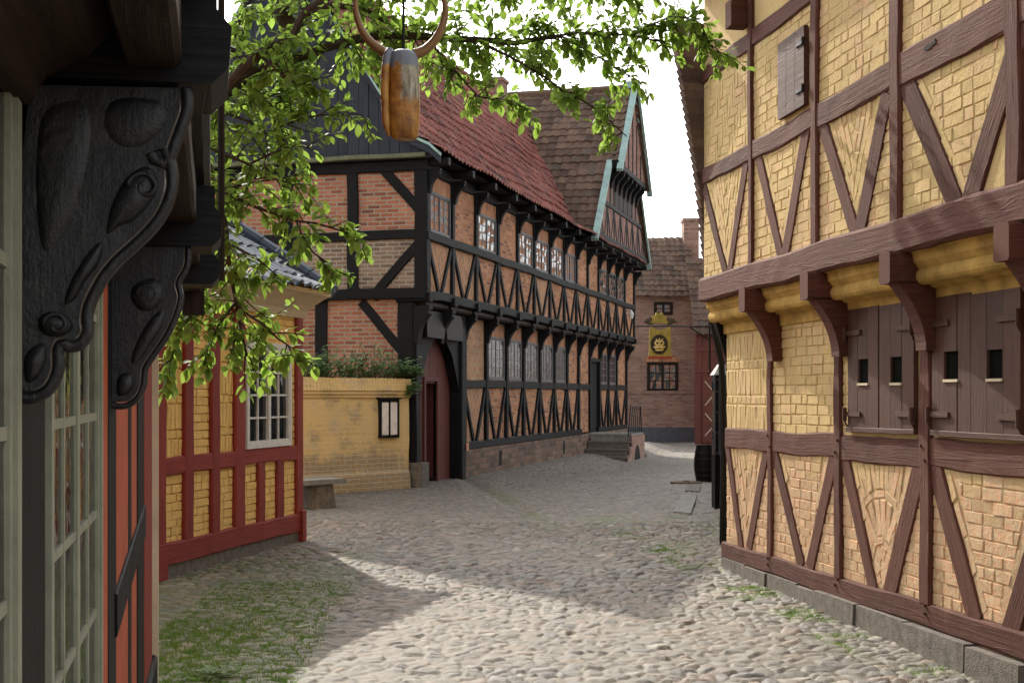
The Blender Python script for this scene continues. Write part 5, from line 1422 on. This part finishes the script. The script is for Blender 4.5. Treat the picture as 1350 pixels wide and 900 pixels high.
# ================================================================== GARDEN WALL, PLANT, NOTICE CASE, BENCH
gA, gB = (-3.44, 21.6), (-1.90, 23.30)
dxg, dyg = gB[0]-gA[0], gB[1]-gA[1]; gl2 = math.hypot(dxg, dyg)
fg = Fr(gA[0]-dxg*1.0, gA[1]-dyg*1.0, dxg, dyg)
gw = empty('garden_wall', (fg.ox, fg.oy, 0), fg.ang, label='peeling yellow limewashed garden wall between the small yellow house and the gateway', cat='wall')
GL = gl2*2.0
zw0, zw1 = 1.93, 1.93
mb = MB()
NX, NZ = 60, 24
for i in range(NX):
    for j in range(NZ):
        def P(i_, j_):
            x = GL*i_/NX; z = -.1+(1.72+.1)*j_/NZ
            return (x, -.12+.03*noise.noise((x*1.3, z*1.3, 0))-(.05 if z < .32 else 0)-(.02 if z < .95 else 0)*max(0, noise.noise((x*2, z*2, 5))), z)
        mb.face([P(i, j), P(i+1, j), P(i+1, j+1), P(i, j+1)])
mb.box(0, GL, .0, .25, -.1, 1.72)
mb.face([(GL, -.12, -.1), (GL, 0, -.1), (GL, 0, 1.72), (GL, -.12, 1.72)]); mb.build('wall_face', M['garden_yellow'], gw, smooth=False)
mb = MB()
mb.box(0, GL+.02, -.145, .26, 1.60, 1.66); mb.box(0, GL+.03, -.175, .28, 1.66, 1.72)
mb.build('moulded_band', M['garden_yellow'], gw, bevel=.012)
mb = MB(); x = 0
while x < GL-.02:
    w2 = .068*(.9+.2*random.random()); h2 = (random.random()-.5)*.012; x = min(x, GL-.03)
    mb.hexa([(x+.003, -.20, 1.72), (x+w2-.003, -.20, 1.72), (x+w2-.003, .3, 1.72), (x+.003, .3, 1.72), (x+.003, -.15+h2, 1.93+h2), (x+w2-.003, -.15+h2, 1.93+h2), (x+w2-.003, .26, 1.93+h2), (x+.003, .26, 1.93+h2)], tint=random.random()); x += w2
mb.build('brick_coping', M['garden_yellow'], gw)
# notice case
nx0, nx1 = fg.f(499, 540, -.14)[0], fg.f(524, 540, -.14)[0]; nz1, nz0 = fg.f(511, 526, -.14)[1], fg.f(511, 577, -.14)[1]
nc = empty('notice_case', (*fg.w((nx0+nx1)/2, -.13), nz0), fg.ang, label='small black framed glass notice case hanging on the yellow garden wall', cat='notice case')
hw3 = (nx1-nx0)/2; hh = nz1-nz0
mb = MB(); t_ = .035
mb.box(-hw3, -hw3+t_, -.06, .03, 0, hh); mb.box(hw3-t_, hw3, -.06, .03, 0, hh); mb.box(-hw3+t_, hw3-t_, -.06, .03, 0, t_); mb.box(-hw3+t_, hw3-t_, -.06, .03, hh-t_, hh); mb.box(-.018, .018, -.055, .028, t_, hh-t_); mb.build('frame', M['black_oak'], nc)
mb = MB(); mb.box(-hw3-.04, hw3+.04, -.08, .03, hh, hh+.03); mb.build('cap', M['black_oak'], nc)
ppr = flat_mat('faded_paper', (.90, .78, .68), .7, .16, 7)
for s_ in (-1, 1):
    mb = MB(); a, b = sorted((s_*.022, s_*(hw3-t_-.005))); mb.box(a, b, -.05, -.045, t_+.02, hh-t_-.02); mb.build('poster', ppr, nc)
    mb = MB(); mb.face([(a, -.056, t_), (b, -.056, t_), (b, -.056, hh-t_), (a, -.056, hh-t_)]); mb.build('pane', M['case_glass'], nc)
mb = MB(); mb.box(-hw3+.02, hw3-.02, .0, .03, .02, hh-.02); mb.build('back', M['grey_oak'], nc)
# iron stub by the wall foot
sb_x, sb_y = gp(508, 642)
mb = MB(); mb.tube([(0, 0, -.02), (0, 0, .12), (0, 0, .14)], [.05, .045, .03], 10); mb.build('iron_stub', M['iron'], loc=(sb_x, sb_y, 0), label='short black iron stub at the foot of the garden wall', cat='post')
# bench
bx0, by0 = gp(397, 672); bx1, by1 = gp(440, 660)
bn = empty('stone_bench', (-2.95, 19.05, 0), fg.ang, label='low bench of a weathered grey slab on stone blocks beside the small yellow house', cat='bench')
mb = MB(); mb.box(-.75, .55, -.22, .22, .36, .43); mb.build('seat', M['slab'], bn, bevel=.012)
for a, b in ((.05, .33), (-.7, -.45)):
    mb = MB(); mb.hexa([(a-.03, -.2, -.02), (b+.05, -.2, -.02), (b+.03, .2, -.02), (a-.03, .2, -.02), (a, -.16, .36), (b, -.18, .36), (b, .18, .36), (a, .17, .36)]); mb.build('support', M['granite'], bn, bevel=.03)

# ================================================================== LEAF PLANTS
def leaf_mat(name, ca, cb_, trans=.45):
    m = NT(name); t = m.attr('tint').outputs['Fac']; c = m.mix(t, ca, cb_)
    m.link(c, m.p.inputs['Base Color']); m.p.inputs['Roughness'].default_value = .55; m.p.inputs['Specular IOR Level'].default_value = .2
    tr = m.new('ShaderNodeBsdfTranslucent'); m.link(m.mix(.5, c, tuple(min(1, x*2.2) for x in cb_)), tr.inputs['Color'])
    mx = m.new('ShaderNodeMixShader'); mx.inputs[0].default_value = trans
    m.link(m.p.outputs[0], mx.inputs[1]); m.link(tr.outputs[0], mx.inputs[2]); m.link(mx.outputs[0], m.n['Material Output'].inputs['Surface'])
    return m.m
M['leaf'] = leaf_mat('tree_leaf', (.075, .135, .022), (.17, .25, .040), .55)
M['leaf_small'] = leaf_mat('shrub_leaf', (.14, .25, .10), (.28, .40, .19), .5)
M['grass'] = leaf_mat('grass_blade', (.045, .10, .012), (.12, .19, .03), .35)
M['bark'] = timber_mat('bark', (.022, .017, .012), (.05, .038, .026), (.09, .07, .05), .9, .9)

LEAFP = [(0, 0), (.18, .20), (.40, .29), (.64, .26), (.85, .13), (1.0, 0)]
def leaf(mb, p, d, n, L, tint):
    """curved, folded leaf: d along the midrib, n roughly its upper side"""
    d = d.normalized(); s_ = d.cross(n)
    if s_.length < .05: s_ = d.orthogonal()
    s_.normalize(); n = s_.cross(d); b = len(mb.v); droop = .10+.25*random.random(); fold = .10+.14*random.random()
    mid = []; lf = []; rt_ = []
    for t, w in LEAFP:
        c = p+d*(L*t)-n*(L*droop*t*t)
        mid.append(c); lf.append(c-s_*(L*w)+n*(L*w*fold)); rt_.append(c+s_*(L*w)+n*(L*w*fold))
    k = len(LEAFP)
    mb.v += [tuple(q) for q in mid]+[tuple(q) for q in lf[1:-1]]+[tuple(q) for q in rt_[1:-1]]
    for side, off in ((0, k), (1, k+k-2)):
        for i in range(k-1):
            m0, m1 = b+i, b+i+1; e0 = b+off+i-1 if i > 0 else None; e1 = b+off+i if i+1 < k-1 else None
            f = [q for q in (m0, m1, e1, e0) if q is not None]
            if side: f = f[::-1]
            mb.f.append(tuple(f)); mb.uv += [(0, 0)]*len(f); mb.t.append(tint)

# ------------------------------------------------------------------ TREE
tree_x, tree_y = -4.3, 9.9
tr_o = empty('leafy_tree', (tree_x, tree_y, 0), 0, label='broad-leaved tree reaching in from the left with bright green backlit leaves over the street', cat='tree')
def wp(u, v, D): return Vector(((u-U0)/F*D-tree_x, D-tree_y, H+(V0-v)/F*D))
mb = MB()
fork = wp(205, 180, 9.7)
mb.tube([(0, 0, -.1), (.05, 0, .8), (.0, .05, 1.8), (.35, 0, 2.7), (.9, 0, 3.2), fork], [.24, .19, .17, .15, .13, .11], 12)
mb.build('trunk', M['bark'], tr_o, smooth=True)
bm_ = MB(); lv = MB()
twigs = []
def branch(pts, r0, r1, wob=.03):
    P = [wp(*q) for q in pts]; Q = []
    for i in range(len(P)-1):
        n = max(2, int((P[i+1]-P[i]).length/.18))
        for k in range(n): Q.append(P[i].lerp(P[i+1], k/n))
    Q.append(P[-1])
    for i in range(1, len(Q)-1): Q[i] = Q[i]+Vector([(random.random()-.5)*wob for _ in range(3)])
    m = len(Q); bm_.tube(Q, [r0+(r1-r0)*i/(m-1) for i in range(m)], 8)
    return Q
def twig(p, d, L, r=.006, nleaf=9, ls=.08, spread=.9):
    d = d.normalized(); P = [p]; dd = d.copy(); n = 5
    for i in range(n):
        dd = (dd+Vector([(random.random()-.5)*.45 for _ in range(3)])+Vector((0, 0, -.07))).normalized(); P.append(P[-1]+dd*(L/n))
    bm_.tube(P, [r*(1-.13*i) for i in range(n+1)], 5, cap=False)
    for i in range(nleaf):
        t = .12+.88*(i+random.random()*.8)/nleaf; t = min(t, .999)
        k = int(t*n); q = P[k].lerp(P[k+1], t*n-k); dl = (P[k+1]-P[k]).normalized()
        side = Vector([(random.random()-.5)*2 for _ in range(3)]); side = (side-dl*side.dot(dl)).normalized()
        ld = (dl*.55+side*spread+Vector((0, 0, -.25))).normalized()
        up = Vector(((random.random()-.5)*.9, (random.random()-.5)*.9, 1))
        leaf(lv, q+side*.01, ld, up, ls*(.40+.95*random.random()), random.random()**1.3)
def leafy(Q, dens, L, i0=0.0, i1=1.0, down=0.0, ls=.080, nl=15, flat=.6):
    m = len(Q)
    for i in range(m-1):
        t = i/(m-1)
        if t < i0 or t > i1: continue
        seg = (Q[i+1]-Q[i]); k = dens*seg.length; k = int(k)+(random.random() < k-int(k))
        for _ in range(k):
            dr = Vector(((random.random()-.5)*2, (random.random()-.5)*flat*2, (random.random()-.5)*2-down))+seg.normalized()*.4
            twig(Q[i].lerp(Q[i+1], random.random()), dr, L*(.5+.8*random.random()), nleaf=nl, ls=ls)
# limbs (photo places, real depths 9 to 11 m)
A = branch([(205, 180, 9.7), (285, 132, 9.7), (335, 98, 9.8), (400, 74, 9.9), (470, 50, 10.0), (540, 46, 10.2), (600, 50, 10.3), (680, 58, 10.4), (740, 48, 10.5)], .055, .018)
B = branch([(222, 165, 9.7), (300, 115, 9.5), (340, 70, 9.5), (385, 48, 9.6), (400, 20, 9.6), (440, 5, 9.7), (480, 14, 9.9), (510, 30, 10.0)], .045, .016)
Cb = branch([(385, 60, 10.2), (376, 20, 10.2), (372, -60, 10.3), (380, -160, 10.4)], .075, .05)
Cb2 = branch([(376, 55, 10.2), (374, 110, 10.15), (366, 160, 10.1), (372, 200, 10.1)], .060, .014)
D1 = branch([(400, 20, 9.6), (470, -30, 9.8), (560, -40, 10.0), (680, -30, 10.2), (800, -25, 10.4), (900, -15, 10.6)], .035, .012)
E1 = branch([(700, 55, 10.4), (760, 42, 10.4), (830, 48, 10.4), (878, 55, 10.4)], .012, .006)
E2 = branch([(640, 60, 10.3), (700, 90, 10.2), (740, 118, 10.1), (790, 150, 10.0), (826, 180, 9.9)], .012, .004)
E3 = branch([(560, 50, 10.2), (600, 90, 10.3), (630, 130, 10.3), (680, 135, 10.3)], .010, .004)
E4 = branch([(740, 48, 10.5), (800, 80, 10.4), (840, 105, 10.4)], .008, .004)
E5 = branch([(830, 48, 10.4), (880, 20, 10.4), (925, 30, 10.3), (935, 60, 10.3), (952, 74, 10.3)], .008, .004)
G1 = branch([(240, 150, 9.7), (262, 190, 9.4), (290, 250, 9.2), (300, 320, 9.1), (310, 400, 9.0), (325, 470, 9.0)], .03, .006)
G2 = branch([(290, 250, 9.2), (340, 275, 9.1), (390, 290, 9.0), (440, 300, 8.9), (482, 318, 8.9)], .014, .004)
G3 = branch([(300, 150, 9.6), (350, 175, 9.5), (400, 158, 9.4), (450, 150, 9.3), (478, 152, 9.3)], .012, .004)
G4 = branch([(262, 190, 9.4), (330, 215, 9.3), (380, 195, 9.3), (410, 195, 9.3)], .012, .004)
G5 = branch([(300, 320, 9.1), (260, 390, 9.0), (235, 440, 8.9), (222, 490, 8.9)], .012, .004)
G6 = branch([(310, 400, 9.0), (350, 430, 8.9), (380, 455, 8.9), (390, 478, 8.9)], .010, .004)
G7 = branch([(390, 290, 9.0), (410, 330, 8.9), (440, 360, 8.9)], .008, .004)
for q, dn, L, dwn in ((A, 22, .38, .1), (B, 22, .40, 0), (D1, 30, .46, .30), (Cb, 14, .45, 0), (E1, 26, .30, .1), (E2, 16, .24, .1), (E3, 26, .28, .2), (E4, 22, .28, .1), (E5, 34, .24, .1)):
    leafy(q, dn, L, .08, 1, dwn)
leafy(A[len(A)//2:], 26, .40, 0, 1, 0); 
for q, dn, L, dwn in ((G1, 30, .36, .1), (G2, 15, .18, 0), (G3, 17, .20, 0), (G4, 26, .26, 0), (G5, 24, .22, .2), (G6, 16, .18, .2), (G7, 16, .16, .1), (Cb2, 20, .35, 0)):
    leafy(q, dn, L, .1, 1, dwn)
for pts_, dn_, L_2 in (([(262, 160, 9.7), (300, 150, 9.9), (345, 130, 10.0), (385, 120, 10.0)], 26, .28), ([(290, 250, 9.2), (330, 240, 9.3), (365, 235, 9.4), (400, 250, 9.4)], 24, .24),
                       ([(300, 320, 9.1), (340, 345, 9.0), (375, 370, 9.0)], 14, .18), 
                       ([(285, 132, 9.7), (300, 80, 9.9), (320, 20, 10.0), (340, -40, 10.1)], 22, .30), ([(310, 400, 9.0), (280, 440, 8.9), (262, 470, 8.9)], 22, .20),
                       ([(340, 70, 9.5), (360, 90, 9.4), (395, 110, 9.4), (420, 105, 9.4)], 20, .22)):
    leafy(branch(pts_, .012, .004), dn_, L_2, .15, 1, .1)
# upper crown above the view, so the tree is whole
U1 = branch([(380, -160, 10.4), (300, -300, 10.2), (250, -450, 10.0)], .05, .01); U2 = branch([(380, -160, 10.4), (480, -300, 10.6), (560, -420, 10.8)], .04, .01)
for q in (U1, U2): leafy(q, 9, .6, 0, 1, 0)
bm_.build('branches', M['bark'], tr_o, smooth=True)
lv.build('crown', M['leaf'], tr_o, smooth=True)

# plant along the top of the garden wall
pw = empty('wall_plant', (*fg.w(gl2*1.5, .05), 1.9), fg.ang, label='feathery green plant growing along the top of the yellow garden wall', cat='plant')
lv = MB(); stm = MB()
keep = bm_, lv
def sprig(x, y, z, h, lean, ls):
    P = [Vector((x, y, z))]; d = Vector((lean[0], lean[1], 1)).normalized()
    for i in range(5): d = (d+Vector([(random.random()-.5)*.35 for _ in range(3)])+Vector((0, 0, -.10*i*.5))).normalized(); P.append(P[-1]+d*h/5)
    stm.tube(P, .004, 4, cap=False)
    for i in range(16):
        t = .1+.9*random.random(); k = min(4, int(t*5)); q = P[k].lerp(P[k+1], t*5-k)
        a = random.random()*6.28; leaf(lv, q, Vector((math.cos(a), math.sin(a), .4)), Vector((0, 0, 1)), ls*(.5+1.0*random.random()), random.random())
xc0, xc1 = fg.f(402, 490, 0)[0]-gl2*1.5, fg.f(530, 490, 0)[0]-gl2*1.5
for k in range(150):
    t = random.random(); x = xc0+(xc1-xc0)*t
    hgt = .22+.42*(.5+.5*noise.noise((x*3, 1, 2)))
    sprig(x, (random.random()-.4)*.35, 0, hgt*(.7+.8*random.random()), ((random.random()-.5)*2.2, -.7*random.random()), .075)
for k in range(80):
    sprig(xc1-.25+.45*random.random(), -.2*random.random(), .05, .26, (1.1*random.random(), -.8), .06)
for k in range(24):
    sprig(xc1-.1+.15*random.random(), -.2-.05*random.random(), -.12-.2*random.random(), .22, (1.0*random.random(), -1.2), .055)
stm.build('stems', M['bark'], pw); lv.build('leaves', M['leaf_small'], pw, smooth=True)

# grass and weeds between stones
gr = MB()
def blade(x, y, z, h, w, lean):
    d = Vector((lean[0], lean[1], 1)).normalized(); a = random.random()*6.28; s_ = Vector((math.cos(a), math.sin(a), 0))*w
    p = Vector((x, y, z)); q = p+d*h*.6; r_ = p+d*h+Vector((lean[0], lean[1], -.3))*h*.3
    b = len(gr.v); gr.v += [tuple(p-s_), tuple(p+s_), tuple(q+s_*.7), tuple(q-s_*.7), tuple(r_)]
    t = random.random(); gr.f += [(b, b+1, b+2, b+3), (b+3, b+2, b+4)]; gr.uv += [(0, 0)]*7; gr.t += [t, t]
def vn(x, y, s, k): return float(vnoise(np.array([x]), np.array([y]), s, k)[0])
LX, LY, LDX, LDY, LM_, LZ, LMO = LOOK['street_cobbles']
def look(x, y):
    i_, j_ = int((x-LX)/LDX), int((y-LY)/LDY)
    if not (0 <= i_ < LM_.shape[1] and 0 <= j_ < LM_.shape[0]): return 1, 0, 0
    return LM_[j_, i_], LZ[j_, i_], LMO[j_, i_]
for k in range(80000):
    y = 6.9+4.6*random.random()**1.3; x = -1.0-.03*(y-8)-random.random()**.8*1.4
    if x < (-.33-.2265*y-.05 if y < 7.25 else -3.1+.235*(y-11.5)): continue
    mk, z_, mo = look(x, y)
    if mo < .25+.3*random.random() or (mk > .55 and random.random() > .16): continue
    deep = (x < -1.72 and y < 9.5)
    blade(x, y, z_-.004, .014+.024*random.random()+(.03*random.random() if deep else 0), .0024, ((random.random()-.5)*1.2, (random.random()-.5)*1.2))
for k in range(26000):
    y = 6.6+9.5*random.random(); x = 3.79-.145*y-.05-.45*random.random()**1.6-.045
    mk, z_, mo = look(x, y)
    if mo < .4+.3*random.random() or (mk > .55 and random.random() > .12): continue
    blade(x, y, z_-.004, .012+.03*random.random(), .0024, ((random.random()-.5)*.9, (random.random()-.5)*.9))
gr.build('grass', M['grass'], label='short grass and moss growing between the cobbles', cat='grass', kind='stuff')
# broad-leaved weed at the foot of the dark house
wd_ = empty('weed', (-1.72, 7.62, .0), 0, label='small broad-leaved weed at the near left corner of the cobbles', cat='weed')
lv = MB()
for k in range(46):
    a = random.random()*6.28; r = random.random()*.16; leaf(lv, Vector((r*math.cos(a), r*math.sin(a), .02+.05*random.random())), Vector((math.cos(a), math.sin(a), .35)), Vector((0, 0, 1)), .05+.03*random.random(), random.random())
lv.build('leaves', M['grass'], wd_, smooth=True)

# ================================================================== OX HEAD SIGN
Do = 5.0
def op(u, v): return Vector(((u-U0)/F*Do-(530-U0)/F*Do, 0, (90-v)/F*Do))
ox = empty('ox_head_sign', ((530-U0)/F*Do, Do, H+(V0-90)/F*Do), 0, label='worn golden wooden ox head with long curved horns hanging over the street', cat='trade sign')
m = NT('gilded_wood'); o_ = m.obj(); sp = m.new('ShaderNodeSeparateXYZ'); m.link(o_, sp.inputs[0])
nz_ = m.noise(m.obj(), 22, 6, .7); zf = m.math('ADD', sp.outputs[2], m.math('MULTIPLY_ADD', nz_, .10, -.05))
mp_ = m.new('ShaderNodeMapping'); m.link(m.obj(), mp_.inputs[0]); mp_.inputs['Scale'].default_value = (60, 60, 9); stv = m.noise(mp_.outputs[0], 1, 6, .75)
mo_ = m.noise(m.obj(), 13, 7, .75)
gold_c = m.ramp(mo_, [(.32, (.10, .045, .016)), (.45, (.30, .13, .025)), (.6, (.50, .24, .045)), (.75, (.60, .34, .10))])
pale = m.mix(m.ramp(stv, [(.4, (0, 0, 0)), (.6, (1, 1, 1))]), (.50, .47, .34), (.16, .13, .09))
crown = m.mix(mo_, (.10, .12, .15), (.26, .28, .31))
xx_ = m.math('ADD', sp.outputs[0], m.math('MULTIPLY_ADD', mo_, .08, -.04))
xf = m.ramp(m.math('MULTIPLY_ADD', xx_, 16., .42), [(.35, (0, 0, 0)), (.5, (1, 1, 1))])
mr = m.ramp(m.math('MULTIPLY_ADD', zf, 5.0, 1.15), [(.45, (0, 0, 0)), (.62, (1, 1, 1))])
cc = m.mix(m.math('MULTIPLY', mr, xf), gold_c, pale)
cc = m.mix(m.ramp(m.math('MULTIPLY_ADD', zf, 12.0, .55), [(.45, (0, 0, 0)), (.62, (1, 1, 1))]), cc, crown)
m.done(cc, .45, m.bump(mo_, .5, .012, m.bump(stv, .4, .006)), .45)
s5 = Do/F
def sect(cx, cy, rx, ry, z, n=24, pw_=2.8):
    out = []
    for i in range(n):
        t = 2*math.pi*i/n; c, s_ = math.cos(t), math.sin(t)
        out.append((cx+rx*math.copysign(abs(c)**(2/pw_), c), cy+ry*math.copysign(abs(s_)**(2/pw_), s_), z))
    return out
def col_sect(lst):
    return [sect(((cu-530)*s5), cy, ru*s5, ry, (90-v)*s5) for cu, ru, cy, ry, v in lst]
mb = MB()
mb.rings(col_sect([(534, 14, 0, .03, 184), (533, 18, 0, .045, 180), (533, 20, 0, .05, 165), (533.5, 20.5, 0, .052, 140), (533.5, 20, 0, .055, 115), (533, 19, 0, .058, 92), (533, 18.5, 0, .058, 78), (532, 16, 0, .05, 71), (532, 9, 0, .03, 67)]))
mb.build('head', m.m, ox, smooth=True)
mb = MB()
mb.rings(col_sect([(513, 2, -.03, .02, 181), (510, 5, -.03, .03, 165), (508.5, 5.5, -.03, .035, 130), (509.5, 5.5, -.03, .035, 95), (512, 6, -.03, .035, 76), (515, 4, -.03, .03, 68)]))
mb.build('cheek', m.m, ox, smooth=True)
def catm(pts, n=6):
    out = []
    for i in range(len(pts)-1):
        p0, p1, p2, p3 = pts[max(i-1, 0)], pts[i], pts[i+1], pts[min(i+2, len(pts)-1)]
        for k in range(n):
            t = k/n; out.append(.5*((2*p1)+(p2-p0)*t+(2*p0-5*p1+4*p2-p3)*t*t+(3*p1-p0-3*p2+p3)*t**3))
    out.append(pts[-1]); return out
horn = timber_mat('horn', (.10, .05, .02), (.24, .13, .05), (.42, .30, .17), .4, .3)
for pts in ([(520, 78), (506, 69), (490, 57), (476, 38), (469, 14), (470, -8), (480, -26)], [(546, 72), (562, 65), (577, 48), (586, 24), (586, 2), (578, -18), (568, -28)]):
    P = catm([op(*q) for q in pts]); n = len(P)
    mb = MB(); mb.tube(P, [.021-.015*(i/(n-1)) for i in range(n)], 12); mb.build('horn', horn, ox, smooth=True)
mb = MB(); top = op(532, 67); mb.tube([(top.x, 0, top.z-.02), (top.x, 0, .62)], .006, 6)
mb.tube([(top.x+.05, 0, .62), (top.x, 0, .62), (-.75, .1, .62)], .012, 8); mb.build('iron_arm', M['iron'], ox)
